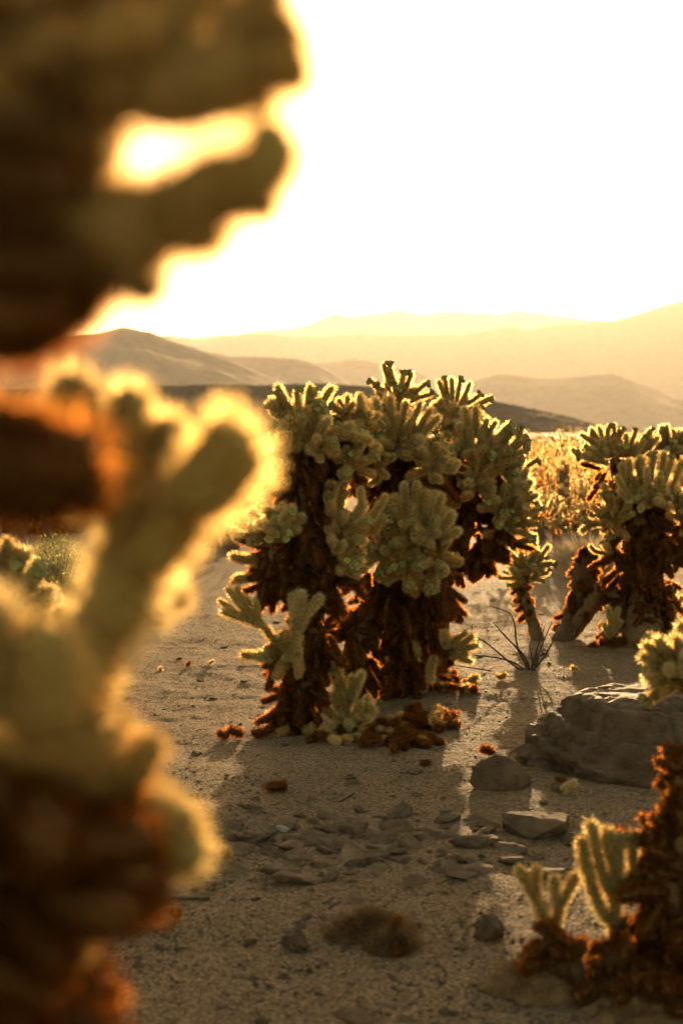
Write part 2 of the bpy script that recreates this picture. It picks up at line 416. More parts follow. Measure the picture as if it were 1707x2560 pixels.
    def blobs(s, lst, kind='dead'):
        """lst of (px, py, depth, radius m, n): rough balls of joints pointing out and down"""
        sp = []
        for px, py, d, r, n in lst:
            c = P(px, py, d)
            for _ in range(n):
                u = rand_unit(); p = c + u * r * random.uniform(.3, .9); sp.append((p, (u + Vector((0, 0, -.9 if kind == 'dead' else .5)) + rand_unit() * .55).normalized(), random.uniform(.06, .13)))
        s.mass(sp, kind)
def PP(l): return [P(*a) for a in l]

# ------------------------------------------------------------------ main cholla, left trunk
A = Plant('cholla_cactus', 'tall cholla with thick dark trunk and two pale crowns, green arm low on its trunk', G(745, 1822))
A.stem('trunk', [G(745, 1822) + Vector((0, 0, -.03))] + PP([(750, 1720, 5.85), (772, 1580, 5.85), (762, 1430, 5.85), (768, 1280, 5.85), (755, 1150, 5.85)]), [.085, .075, .068, .070, .072, .055])
A.stem('branch', PP([(755, 1165, 5.85), (748, 1110, 5.85), (752, 1052, 5.85)]), [.05, .04, .028])
A.stem('branch', PP([(775, 1200, 5.85), (830, 1140, 5.9), (872, 1085, 5.95)]), [.05, .038, .026])
A.stem('branch', PP([(760, 1480, 5.83), (700, 1440, 5.75), (665, 1360, 5.7)]), [.05, .04, .026])
A.stem('branch', PP([(775, 1430, 5.85), (830, 1390, 5.8), (850, 1340, 5.8)]), [.05, .035, .024])
A.stem('branch', PP([(745, 1690, 5.8), (705, 1650, 5.7), (690, 1600, 5.68)]), [.04, .03, .022])
for tip, b, d in (((692, 962), (735, 1035), 5.8), ((776, 962), (762, 1040), 5.85), ((832, 966), (790, 1045), 5.9), ((715, 1000), (745, 1060), 5.95), ((742, 975), (750, 1050), 5.7), ((805, 1010), (775, 1075), 5.75)):
    A.joint(P(*b, d), P(*tip, d), 'live', fruit=3 if tip[0] in (742, 715, 805) else 0)
A.burst(P(752, 1065, 5.85), (0, 0, 1), 12, 25, 95, .085, ('live', 'live', 'mature'), .4)
A.joint(P(745, 1100, 5.8), P(690, 1065, 5.75), 'mature', fruit=3); A.joint(P(745, 1115, 5.8), P(695, 1110, 5.75), 'mature', fruit=2)
for tip, b in (((868, 988), (878, 1050)), ((900, 985), (893, 1050)), ((845, 1035), (868, 1080)), ((925, 1030), (895, 1075))):
    A.joint(P(*b, 5.95), P(*tip, 5.93), 'live', fruit=2 if tip[0] == 845 else 0)
A.burst(P(872, 1085, 5.95), (.1, -.2, 1), 13, 25, 100, .085, ('live', 'mature'), .45)
A.burst(P(672, 1345, 5.7), (-.2, -.3, 1), 16, 15, 100, .072, ('live', 'live', 'mature'), .3); A.burst(P(715, 1330, 5.68), (.2, -.6, .7), 8, 10, 80, .07, 'live', .2)
for y, e, d in ((1370, -22, 0), (1392, 4, .05), (1408, -18, -.06), (1432, 22, .03), (1450, -4, -.04), (1462, 30, .08)): A.joint(P(655, y, 5.72), P(576 + random.randint(-5, 35), y + e, 5.68 + d), random.choice(('dead', 'mature')))
A.burst(P(850, 1330, 5.8), (.4, -.3, .8), 16, 10, 95, .085, ('live', 'live', 'mature'), .3); A.burst(P(850, 1420, 5.78), (.8, -.4, .3), 9, 10, 80, .085, ('mature', 'live'), .2)
for y, e in ((1350, -30), (1378, 6), (1405, -22), (1440, 24), (1460, -10)): A.joint(P(845, y, 5.8), P(905 + random.randint(-20, 12), y + e, 5.78 + random.uniform(-.06, .06)), 'mature' if y < 1400 else 'dead')
# low green arm reaching left and the pale pair in front of the trunk
A.joint(P(735, 1640, 5.66), P(665, 1570, 5.62), 'live'); A.joint(P(672, 1578, 5.62), P(610, 1525, 5.6), 'live')
A.joint(P(650, 1560, 5.62), P(555, 1528, 5.58), 'live'); A.joint(P(615, 1530, 5.6), P(568, 1470, 5.6), 'live'); A.joint(P(625, 1535, 5.6), P(592, 1468, 5.63), 'live')
A.joint(P(640, 1550, 5.6), P(638, 1500, 5.6), 'live', .8); A.joint(P(655, 1560, 5.66), P(612, 1492, 5.68), 'live'); A.joint(P(600, 1535, 5.6), P(548, 1500, 5.62), 'live', .8)
A.joint(P(735, 1650, 5.62), P(738, 1560, 5.6), 'live', 1.3); A.joint(P(738, 1570, 5.6), P(752, 1480, 5.58), 'live', 1.25); A.joint(P(742, 1565, 5.6), P(805, 1490, 5.6), 'live', 1.2); A.joint(P(742, 1562, 5.6), P(728, 1485, 5.63), 'live')
A.burst(P(720, 1640, 5.66), (-.3, -.5, .2), 9, 10, 85, .07, ('live', 'mature'), .3)
A.joint(P(700, 1650, 5.65), P(603, 1638, 5.62), 'mature'); A.joint(P(740, 1640, 5.6), P(745, 1690, 5.55), 'mature', 1.2)
A.joint(P(680, 1660, 5.65), P(668, 1725, 5.65), 'dead'); A.joint(P(690, 1640, 5.65), P(660, 1670, 5.65), 'dead')
A.burst(P(790, 1110, 5.75), (0, -.8, .5), 14, 10, 95, .08, ('live', 'mature'), .5); A.burst(P(730, 1130, 5.75), (-.6, -.5, .3), 9, 10, 80, .07, ('mature', 'live'), .4); A.burst(P(870, 1170, 5.8), (.3, -.8, .2), 9, 10, 90, .07, ('live', 'mature'), .4)
A.hang(50, 0, .03, 1, L=(.04, .085), out=.7, drop=-.55); A.hang(16, 1); A.hang(22, 2); A.hang(26, 3, out=.8, drop=-.3); A.hang(22, 4, out=.8, drop=-.4); A.hang(8, 5)

A.blobs([(762, 1210, 5.8, .1, 20), (765, 1310, 5.8, .1, 20), (745, 1150, 5.85, .13, 26), (800, 1180, 5.9, .12, 22), (850, 1150, 5.95, .1, 16), (760, 1260, 5.85, .13, 24), (770, 1370, 5.82, .16, 34), (690, 1420, 5.75, .1, 18), (820, 1430, 5.85, .1, 20), (770, 1480, 5.82, .13, 26), (780, 1600, 5.82, .11, 22), (745, 1720, 5.83, .10, 20), (745, 1790, 5.83, .10, 22), (760, 1660, 5.82, .1, 22), (750, 1750, 5.8, .1, 20)])
# ------------------------------------------------------------------ main cholla, forked trunk
B = Plant('cholla_cactus', 'wide cholla on two dark legs, pale bushy crown low in front', G(1000, 1722))
B.stem('trunk', [G(1000, 1722) + Vector((0, 0, -.03))] + PP([(1008, 1640, 6.75), (1015, 1520, 6.7), (1035, 1420, 6.6), (1035, 1330, 6.6), (1010, 1210, 6.65), (1000, 1120, 6.6)]), [.085, .075, .07, .07, .06, .05, .035])
B.stem('trunk', [G(890, 1738) + Vector((0, 0, -.03))] + PP([(885, 1650, 6.62), (915, 1550, 6.6), (975, 1450, 6.6), (1020, 1380, 6.6)]), [.065, .06, .055, .05, .05])
B.stem('branch', PP([(1030, 1400, 6.55), (1045, 1370, 6.4), (1050, 1330, 6.25)]), [.05, .04, .03])
B.stem('branch', PP([(1000, 1180, 6.65), (940, 1120, 6.55), (915, 1070, 6.5)]), [.045, .035, .024])
B.stem('branch', PP([(1010, 1170, 6.7), (1000, 1080, 6.95), (985, 1010, 7.0)]), [.045, .035, .024])
B.stem('branch', PP([(1090, 1600, 6.6), (1120, 1615, 6.5), (1130, 1620, 6.45)]), [.03, .024, .02])
B.stem('branch', PP([(930, 1380, 6.55), (950, 1340, 6.4), (960, 1330, 6.3)]), [.03, .025, .02])
for tip, b in (((1010, 1208), (1020, 1280)), ((1041, 1205), (1043, 1290)), ((1066, 1228), (1060, 1300)), ((1105, 1235), (1082, 1315)), ((1132, 1280), (1095, 1335)), ((1150, 1325), (1100, 1355)), ((985, 1240), (1010, 1305)), ((1090, 1290), (1070, 1350)), ((1030, 1260), (1038, 1330))):
    B.joint(P(*b, 6.2), P(*tip, 6.15), 'live', 1.15)
for tip, b in (((945, 1290), (962, 1345)), ((972, 1285), (968, 1340)), ((935, 1330), (960, 1360)), ((985, 1320), (970, 1360))): B.joint(P(*b, 6.28), P(*tip, 6.25), 'live', 1.15, fruit=2)
B.burst(P(1045, 1345, 6.25), (0, -.35, 1), 26, 20, 105, .09, 'live', .25)
B.burst(P(965, 1380, 6.3), (-.3, -.6, .4), 14, 10, 100, .07, ('live', 'mature'), .4)
B.burst(P(1085, 1400, 6.3), (.5, -.6, .1), 16, 10, 100, .075, ('live', 'mature', 'mature'), .4, up=.15)
B.burst(P(1020, 1420, 6.28), (0, -.9, -.1), 16, 10, 95, .07, ('mature', 'mature', 'live'), .5, up=.1)
for tip, b in (((908, 1000), (935, 1075)), ((938, 995), (950, 1080)), ((975, 990), (975, 1075)), ((1015, 1002), (1000, 1070)), ((1052, 1005), (1025, 1070)), ((1078, 1022), (1040, 1085)), ((1098, 1040), (1050, 1100)), ((958, 1040), (970, 1110)), ((1030, 1045), (1010, 1110)), ((890, 1035), (920, 1100)), ((995, 1035), (990, 1105))):
    B.joint(P(*b, 6.45), P(*tip, 6.4), 'live', 1.05)
B.burst(P(985, 1120, 6.5), (0, -.3, 1), 30, 20, 110, .095, ('live', 'live', 'mature'), .3)
B.burst(P(920, 1090, 6.5), (-.4, -.2, 1), 14, 15, 100, .085, ('live', 'mature'), .35)
B.burst(P(1050, 1130, 6.5), (.5, -.2, .6), 14, 15, 100, .085, ('live', 'mature'), .4)
for tip, b in (((958, 908), (978, 965)), ((972, 912), (985, 965)), ((1010, 930), (1000, 985)), ((1030, 930), (1008, 985)), ((925, 950), (970, 995)), ((940, 965), (975, 1000)), ((1068, 955), (1020, 995)), ((1080, 985), (1025, 1005)), ((985, 950), (990, 1010))):
    B.joint(P(*b, 7.0), P(*tip, 6.98), 'mature' if tip[0] in (925, 940, 1080, 1068) else 'live', .95, fruit=3 if tip[0] in (972, 925, 1068, 1080, 1010, 940) else 1)
B.burst(P(988, 1010, 7.0), (0, 0, 1), 12, 30, 95, .07, ('live', 'mature'), .6)
for tip, b in (((1190, 1583), (1130, 1620)), ((1195, 1612), (1135, 1628)), ((1180, 1655), (1130, 1635)), ((1165, 1580), (1125, 1610)), ((1110, 1580), (1118, 1620)), ((1170, 1635), (1125, 1640))): B.joint(P(*b, 6.42), P(*tip, 6.38), 'live', .95)
B.joint(P(1085, 1640, 6.5), P(1075, 1710, 6.45), 'live', 1.2); B.joint(P(1030, 1590, 6.5), P(1045, 1640, 6.45), 'mature')
B.burst(P(940, 1160, 6.35), (-.4, -.8, .3), 12, 10, 95, .08, ('live', 'mature'), .4); B.burst(P(1080, 1170, 6.4), (.4, -.8, .4), 12, 10, 95, .08, ('live', 'mature'), .4)
B.hang(45, 0, .03, .85, L=(.04, .085), out=.75, drop=-.6); B.hang(40, 1, .03, 1, L=(.04, .085), out=.75, drop=-.6); B.hang(16, 2); B.hang(22, 3, drop=-.3); B.hang(18, 4); B.hang(10, 5)

B.blobs([(990, 1190, 6.6, .17, 40), (930, 1170, 6.6, .13, 26), (1060, 1200, 6.65, .14, 30), (1010, 1290, 6.6, .14, 30), (930, 1290, 6.6, .1, 18), (1010, 1480, 6.5, .15, 34), (1080, 1470, 6.5, .12, 24), (940, 1500, 6.55, .1, 18), (1020, 1560, 6.6, .13, 26), (1060, 1560, 6.55, .1, 20), (1010, 1660, 6.65, .1, 18), (900, 1650, 6.6, .08, 16), (920, 1440, 6.5, .08, 12), (885, 1690, 6.6, .08, 16), (885, 1600, 6.58, .09, 18), (910, 1550, 6.58, .09, 18), (960, 1450, 6.55, .09, 16), (1005, 1700, 6.7, .09, 16), (1015, 1610, 6.68, .1, 18)])
# ------------------------------------------------------------------ main cholla, behind on the right
C = Plant('cholla_cactus', 'broad cholla behind the two-legged one, dead brown stubs hanging from its underside', G(1085, 1662))
C.stem('trunk', [G(1085, 1662) + Vector((0, 0, -.03))] + PP([(1090, 1560, 7.5), (1110, 1420, 7.45), (1150, 1280, 7.4), (1165, 1170, 7.35)]), [.08, .07, .065, .06, .04])
C.stem('branch', PP([(1150, 1270, 7.4), (1145, 1130, 7.5), (1135, 1040, 7.5)]), [.05, .035, .022])
C.stem('branch', PP([(1150, 1300, 7.4), (1210, 1270, 7.3), (1250, 1260, 7.25)]), [.05, .038, .025])
C.stem('branch', PP([(1120, 1420, 7.4), (1170, 1400, 7.3), (1210, 1375, 7.25)]), [.04, .032, .024])
C.stem('branch', PP([(1160, 1210, 7.35), (1210, 1170, 7.3), (1250, 1140, 7.3)]), [.04, .032, .024])
for tip, b in (((1096, 950), (1118, 1010)), ((1128, 943), (1130, 1005)), ((1150, 948), (1140, 1005)), ((1175, 955), (1150, 1010)), ((1202, 985), (1155, 1020)), ((1228, 993), (1165, 1028)), ((1110, 990), (1128, 1040)), ((1112, 945), (1122, 1000))):
    C.joint(P(*b, 7.45), P(*tip, 7.43), 'mature' if tip[0] > 1200 else 'live', .95, fruit=3 if tip[0] in (1150, 1202, 1228, 1112) else 0)
C.burst(P(1135, 1045, 7.5), (0, 0, 1), 14, 30, 110, .08, ('live', 'mature'), .4)
for tip, b in (((1160, 1018), (1175, 1095)), ((1190, 1016), (1190, 1095)), ((1218, 1045), (1200, 1100)), ((1240, 1052), (1205, 1105)), ((1275, 1058), (1225, 1110)), ((1290, 1078), (1230, 1120)), ((1318, 1100), (1240, 1135)), ((1315, 1125), (1240, 1150)), ((1300, 1150), (1240, 1160)), ((1145, 1060), (1165, 1120)), ((1205, 1075), (1195, 1135)), ((1170, 1070), (1180, 1135))):
    C.joint(P(*b, 7.1), P(*tip, 7.05), 'live', 1.05, fruit=3 if tip[0] > 1270 else 0)
C.burst(P(1190, 1140, 7.15), (.2, -.3, 1), 30, 20, 110, .1, ('live', 'live', 'mature'), .35)
C.burst(P(1245, 1160, 7.2), (.8, -.2, .4), 16, 10, 95, .085, ('mature', 'live'), .6)
for tip, b in (((1290, 1192), (1270, 1245)), ((1322, 1212), (1285, 1260)), ((1345, 1235), (1290, 1270)), ((1352, 1272), (1290, 1290)), ((1342, 1310), (1285, 1310)), ((1330, 1340), (1275, 1325)), ((1265, 1210), (1255, 1265)), ((1310, 1255), (1265, 1300))):
    C.joint(P(*b, 7.1), P(*tip, 7.05), 'live' if tip[1] < 1280 else 'mature', 1.05, fruit=2 if tip[1] > 1265 else 0)
C.burst(P(1258, 1285, 7.15), (.5, -.5, .5), 24, 15, 105, .09, ('live', 'mature', 'mature'), .4)
C.burst(P(1205, 1360, 7.2), (.3, -.2, -1), 14, 10, 80, .085, 'dead', 0); C.burst(P(1245, 1340, 7.2), (.3, -.2, -1), 12, 10, 80, .085, ('dead', 'mature'), 0)
C.burst(P(1150, 1230, 7.2), (.2, -.8, -.3), 26, 10, 95, .085, ('dead', 'dead', 'mature'), 0)
C.burst(P(1190, 1210, 7.05), (.2, -.8, .5), 16, 10, 95, .09, ('live', 'mature'), .4); C.burst(P(1290, 1230, 7.15), (.7, -.3, .5), 14, 10, 90, .085, ('live', 'mature'), .4); C.burst(P(1110, 1080, 7.3), (-.1, -.5, .8), 10, 10, 90, .08, ('live', 'mature'), .4)
C.hang(30, 0, .05, 1, out=.8); C.hang(18, 1); C.hang(18, 2, drop=-.8); C.hang(26, 3, drop=-.9, L=(.06, .11)); C.hang(14, 4)

C.blobs([(1150, 1200, 7.3, .2, 46), (1220, 1230, 7.3, .15, 30), (1120, 1120, 7.45, .14, 28), (1180, 1310, 7.25, .17, 34), (1120, 1330, 7.4, .14, 26), (1230, 1350, 7.2, .11, 20), (1200, 1390, 7.2, .08, 14), (1105, 1500, 7.45, .09, 14)])
# ------------------------------------------------------------------ small cholla on a bare stem
S = Plant('cholla_cactus', 'small cholla with a compact pale crown on one bare crooked brown stem', G(1348, 1600), scale=.95)
S.stem('trunk', [G(1348, 1600) + Vector((0, 0, -.03))] + PP([(1330, 1555, 8.4), (1312, 1500, 8.4), (1302, 1460, 8.4), (1318, 1425, 8.4)]), [.042, .036, .036, .036, .026])
for tip, b in (((1335, 1335), (1330, 1395)), ((1338, 1362), (1325, 1410)), ((1372, 1362), (1340, 1405)), ((1368, 1412), (1330, 1425)), ((1372, 1430), (1330, 1440)), ((1268, 1375), (1308, 1420)), ((1265, 1405), (1308, 1428)), ((1250, 1445), (1300, 1445)), ((1300, 1385), (1318, 1420)), ((1275, 1465), (1308, 1450)), ((1355, 1450), (1322, 1445)), ((1262, 1432), (1300, 1435))):
    S.joint(P(*b, 8.35), P(*tip, 8.33), 'live', 1.0, fruit=1 if tip[1] > 1400 else 0)
S.burst(P(1318, 1425, 8.38), (0, -.3, 1), 16, 20, 105, .085, ('live', 'live', 'mature'), .25)
S.hang(26, 0, .3, .95, L=(.035, .06), out=.9, drop=-.3)

# ------------------------------------------------------------------ broken stump and right-hand cholla
T = Plant('broken_cactus_stump', 'broken bare cholla stump leaning right with a fallen arched limb', G(1398, 1602))
T.stem('trunk', [G(1398, 1602) + Vector((0, 0, -.04))] + PP([(1425, 1555, 8.4), (1445, 1490, 8.4), (1460, 1420, 8.4), (1478, 1375, 8.4)]), [.062, .06, .06, .062, .055], rough=.35)
T.stem('branch', PP([(1430, 1575, 8.38), (1475, 1515, 8.3), (1500, 1480, 8.25), (1530, 1480, 8.2), (1545, 1530, 8.15)]) + [G(1512, 1612) + Vector((0, .1, -.02))], [.05, .045, .05, .05, .045, .045], rough=.35)
T.hang(46, 0, .15, 1, L=(.035, .07), out=.6, drop=-.9); T.hang(34, 1, .1, .9, L=(.035, .06), out=.7, drop=-.7)

RR_ = Plant('cholla_cactus', 'massive cholla with dense pale crown and heavy dark trunk beside the broken stump', G(1610, 1622))
RR_.stem('trunk', [G(1610, 1622) + Vector((0, 0, -.03))] + PP([(1605, 1530, 8.15), (1600, 1420, 8.15), (1605, 1310, 8.1), (1620, 1230, 8.1)]), [.125, .11, .105, .095, .06])
RR_.stem('branch', PP([(1600, 1330, 8.1), (1555, 1240, 8.15), (1535, 1150, 8.2)]), [.06, .045, .028])
RR_.stem('branch', PP([(1620, 1290, 8.2), (1660, 1170, 8.5), (1680, 1110, 8.6)]), [.06, .045, .028])
RR_.stem('branch', PP([(1590, 1420, 8.1), (1550, 1400, 8.0), (1530, 1380, 7.95)]), [.05, .035, .025])
RR_.stem('branch', PP([(1625, 1400, 8.1), (1680, 1390, 8.0), (1720, 1370, 7.95)]), [.06, .045, .03])
for tip, b, d in (((1450, 1085), (1500, 1120), 8.2), ((1495, 1065), (1510, 1120), 8.2), ((1518, 1095), (1520, 1140), 8.15), ((1465, 1120), (1515, 1140), 8.1), ((1475, 1070), (1505, 1115), 8.25), ((1455, 1135), (1520, 1160), 8.1),
                  ((1545, 1080), (1555, 1130), 8.3), ((1565, 1085), (1562, 1135), 8.2), ((1590, 1075), (1572, 1130), 8.2), ((1610, 1100), (1580, 1140), 8.2), ((1630, 1095), (1590, 1140), 8.25),
                  ((1648, 1075), (1665, 1120), 8.6), ((1665, 1062), (1672, 1115), 8.6), ((1695, 1075), (1685, 1120), 8.6), ((1705, 1085), (1690, 1130), 8.6),
                  ((1550, 1160), (1565, 1220), 7.9), ((1570, 1150), (1580, 1215), 7.9), ((1600, 1140), (1600, 1210), 7.9), ((1635, 1135), (1628, 1205), 7.85), ((1660, 1130), (1648, 1200), 7.85), ((1680, 1145), (1660, 1210), 7.85), ((1705, 1150), (1680, 1215), 7.85), ((1540, 1190), (1570, 1240), 7.85), ((1615, 1170), (1615, 1235), 7.8), ((1650, 1180), (1640, 1240), 7.8), ((1545, 1225), (1585, 1250), 7.85)):
    RR_.joint(P(*b, d), P(*tip, d - .03), 'mature' if (tip[1] < 1100 and random.random() < .4) else 'live', 1.0, fruit=2 if random.random() < .4 else 0)
RR_.burst(P(1620, 1245, 7.9), (0, -.4, 1), 38, 20, 112, .095, 'live', .25)
RR_.burst(P(1510, 1140, 8.2), (-.3, 0, 1), 18, 15, 110, .09, ('live', 'mature'), .4)
RR_.burst(P(1570, 1140, 8.3), (0, 0, 1), 14, 15, 100, .085, ('live', 'mature'), .4)
RR_.burst(P(1680, 1130, 8.6), (.1, 0, 1), 16, 15, 110, .09, ('live', 'mature'), .4)
RR_.burst(P(1540, 1300, 7.95), (-.7, -.4, .2), 18, 10, 95, .085, ('live', 'mature', 'mature'), .3)
RR_.burst(P(1700, 1290, 7.95), (.5, -.5, .2), 16, 10, 95, .085, ('live', 'mature', 'mature'), .3)
RR_.burst(P(1535, 1390, 7.95), (-.8, -.2, .2), 9, 10, 80, .08, ('mature', 'dead'), .2)
RR_.hang(75, 0, .05, 1, L=(.05, .1), out=.8, drop=-.6); RR_.hang(18, 1); RR_.hang(12, 2); RR_.hang(12, 3); RR_.hang(18, 4, drop=-.8)

RR_.blobs([(1610, 1320, 8.05, .2, 44), (1560, 1260, 8.1, .13, 22), (1660, 1250, 8.3, .18, 34), (1680, 1370, 8.0, .16, 30), (1605, 1430, 8.1, .18, 34), (1570, 1420, 8.0, .12, 18), (1610, 1530, 8.12, .16, 28), (1650, 1480, 8.1, .16, 26), (1690, 1560, 8.1, .15, 22), (1530, 1200, 8.2, .1, 14)])
# pups: young plants of a few joints
def pup(px, py, d, tips, label, kind='live', s=1.0, name='young_cholla'):
    b = G(px, py) if d is None else P(px, py, d)
    b = onground(b.x, b.y); D = b.y
    pl = Plant(name, label, b, scale=s)
    pl.base = b.copy(); pl.root.location = b
    for (x0, y0, x1, y1) in tips: pl.joint(P(x0, y0, D), P(x1, y1, D - random.uniform(0, .03)), 'young_' + kind, s)
    return pl
pup(1530, 1615, None, [(1530, 1618, 1525, 1560), (1525, 1572, 1520, 1520), (1528, 1585, 1552, 1550), (1530, 1570, 1545, 1520), (1522, 1590, 1508, 1560)], 'young pale cholla of five joints between the broken stump and massive dark trunk', s=.95)
pup(1612, 1612, None, [(1612, 1618, 1610, 1570), (1608, 1580, 1595, 1548), (1612, 1580, 1630, 1552), (1610, 1575, 1612, 1540)], 'stubby pale cholla pup at the foot of the massive dark trunk', s=.95)
pup(1680, 1605, None, [(1682, 1612, 1680, 1540), (1680, 1550, 1668, 1480), (1682, 1545, 1705, 1490), (1684, 1560, 1716, 1530), (1676, 1560, 1655, 1535), (1672, 1500, 1690, 1460)], 'upright pale cholla pup right of the massive dark trunk', s=1.1)
p = pup(868, 1832, None, [(868, 1838, 866, 1755), (866, 1762, 850, 1685), (862, 1770, 835, 1672), (868, 1765, 880, 1690), (872, 1760, 905, 1680), (860, 1780, 832, 1740), (872, 1800, 905, 1755), (876, 1810, 912, 1790), (862, 1815, 838, 1790), (880, 1815, 900, 1835), (845, 1680, 838, 1650)], 'forked pale green cholla pup in front of the gap between the dark legs', s=1.05)
p.burst(P(872, 1815, p.base.y), (0, -.4, .6), 9, 20, 100, .07, ('live', 'mature'), 0)
pup(688, 1815, None, [(690, 1818, 672, 1780), (684, 1816, 662, 1800), (690, 1816, 694, 1786)], 'tiny spiny pup tucked left of the thick dark trunk foot', s=.85)

# ------------------------------------------------------------------ lower right: dark old cactus and two forked pups
E = Plant('cholla_cactus', 'dark brown old cholla trunk thick with dead joints, one pale crown arm above the boulder', P(1690, 2480, 3.2))
E.stem('trunk', [onground(E.base.x, E.base.y, -.04)] + PP([(1660, 2380, 3.2), (1680, 2230, 3.2), (1715, 2080, 3.2), (1760, 1900, 3.25), (1790, 1780, 3.4)]), [.095, .085, .065, .06, .05, .04])
E.stem('branch', PP([(1785, 1800, 3.4), (1750, 1730, 3.7), (1730, 1700, 3.85)]), [.04, .03, .024])
E.stem('branch', PP([(1700, 2150, 3.2), (1680, 2060, 3.18), (1690, 1990, 3.16)]), [.035, .026, .02])
E.burst(P(1715, 1690, 3.85), (-.6, -.3, .6), 24, 10, 95, .075, 'live', .25)
for tip, b in (((1600, 1640), (1680, 1670)), ((1610, 1610), (1680, 1655)), ((1640, 1598), (1690, 1650)), ((1690, 1592), (1710, 1650)), ((1615, 1690), (1690, 1690)), ((1660, 1720), (1710, 1690))): E.joint(P(*b, 3.8), P(*tip, 3.75), 'live', .9)
for tip, b in (((1628, 2040), (1690, 2075)), ((1683, 1965), (1690, 2030)), ((1700, 1975), (1700, 2050)), ((1625, 2125), (1690, 2140)), ((1640, 2180), (1700, 2190)), ((1590, 2300), (1650, 2300)), ((1580, 2400), (1640, 2360)), ((1560, 2350), (1620, 2330))): E.joint(P(*b, 3.15), P(*tip, 3.12), 'dead', 1.0)
E.blobs([(1680, 2350, 3.15, .08, 18), (1690, 2300, 3.15, .08, 18), (1690, 2250, 3.15, .07, 16), (1700, 2200, 3.18, .07, 16), (1690, 2120, 3.18, .06, 14), (1680, 2430, 3.12, .08, 20), (1625, 2445, 3.14, .06, 12), (1720, 2420, 3.1, .08, 16)])
E.hang(110, 0, .0, .8, L=(.04, .08), out=.8, drop=-.3); E.hang(14, 2)
E.burst(P(1620, 2420, 3.15), (-.5, -.5, .2), 24, 10, 95, .07, 'dead', 0); E.burst(P(1700, 2440, 3.1), (-.1, -.8, .2), 22, 10, 95, .07, 'dead', 0)

p = pup(1378, 2390, None, [(1378, 2400, 1374, 2310), (1372, 2325, 1345, 2255), (1350, 2265, 1294, 2168), (1336, 2240, 1340, 2168), (1378, 2325, 1398, 2262), (1396, 2268, 1386, 2190), (1402, 2260, 1442, 2182)], 'Y-shaped fuzzy young cholla rising from a brown spiny mound', s=.86)
p = pup(1530, 2420, None, [(1530, 2430, 1535, 2330), (1536, 2340, 1540, 2240), (1530, 2310, 1480, 2220), (1482, 2228, 1453, 2095), (1538, 2255, 1500, 2165), (1503, 2175, 1476, 2055), (1538, 2235, 1517, 2072), (1546, 2225, 1548, 2088), (1542, 2245, 1590, 2180), (1586, 2190, 1584, 2080)], 'fuzzy young cholla with five upright fingers beside the dark old trunk', s=.84)

# ------------------------------------------------------------------ near left, out of focus: pale cholla and tall brown cholla
F = Plant('cholla_cactus', 'blurred pale green cholla with upright fingers, close in front of everything', (-.30, 1.0, 0), scale=1.2)
F.stem('trunk', [onground(-.30, 1.0, -.03), (-.31, 1.0, .4), (-.29, 1.0, .72), P(-40, 2250, 1.0), P(-60, 1900, 1.02)], [.075, .065, .06, .05, .04])
for x0, y0, x1, y1, d, k, s in ((180, 1800, 240, 1560, 1.05, 'live', 1.55), (225, 1600, 330, 1350, 1.05, 'live', 1.45), (330, 1420, 470, 1230, 1.04, 'live', 1.3), (440, 1270, 612, 1065, 1.03, 'live', 1.25),
        (300, 1420, 300, 1240, 1.05, 'live', 1.25), (400, 1290, 418, 1040, 1.1, 'live', .95), (290, 1290, 330, 965, 1.08, 'live', 1.05), (235, 1290, 168, 925, 1.04, 'mature', 1.0),
        (370, 1520, 470, 1470, 1.15, 'live', .75), (350, 1540, 420, 1550, 1.16, 'live', .7), (390, 1500, 440, 1420, 1.18, 'live', .6),
        (90, 1830, 85, 1560, .95, 'live', 1.4), (-30, 1800, -30, 1480, .95, 'live', 1.2), (-20, 1900, 70, 1800, 1.0, 'live', 1.3), (160, 1800, 160, 1640, 1.0, 'live', 1.2),
        (30, 1860, 310, 1840, .98, 'mature', 1.3), (250, 1860, 320, 1800, 1.0, 'mature', 1.0), (290, 1990, 395, 1835, 1.0, 'mature', .62), (60, 1920, 250, 1900, 1.05, 'mature', 1.1),
        (330, 1990, 490, 2070, 1.04, 'live', 1.0), (350, 2080, 510, 2150, 1.03, 'live', 1.0), (330, 1960, 430, 1990, 1.06, 'live', 1.0), (400, 2120, 500, 2060, 1.07, 'live', .9), (380, 2150, 440, 2190, 1.04, 'live', .8),
        (60, 2080, 380, 2090, .97, 'dead', 1.25), (60, 2190, 390, 2170, .97, 'dead', 1.25), (80, 2000, 260, 2020, 1.0, 'dead', 1.2), (200, 2230, 400, 2240, 1.0, 'dead', 1.0), (80, 2270, 330, 2300, .96, 'dead', 1.2), (-40, 2080, 150, 2120, .95, 'dead', 1.3), (-20, 2230, 160, 2200, .95, 'dead', 1.3),
        (130, 2280, 215, 2390, .98, 'mature', .8), (20, 2330, 140, 2350, .97, 'dead', 1.1), (-30, 2430, 145, 2470, .95, 'dead', 1.2), (-30, 2380, 130, 2400, .95, 'dead', 1.0), (-60, 2520, 40, 2560, .95, 'dead', 1.0), (90, 2440, 150, 2500, .96, 'dead', .9), (-60, 2000, 120, 1960, 1.0, 'dead', 1.2), (-40, 1980, 60, 2050, .94, 'dead', 1.2)):
    jt = (lambda a: random.uniform(-a, a)) if k == 'dead' else (lambda a: 0)
    F.joint(P(x0 + jt(40), y0 + jt(60), d + jt(.04)), P(x1 + jt(15), y1 + jt(40), d + jt(.04)), 'stout_' + k, s * (1 - abs(jt(.25))))
F.hang(60, 0, .1, .95, L=(.05, .1), out=.8, drop=-.5)

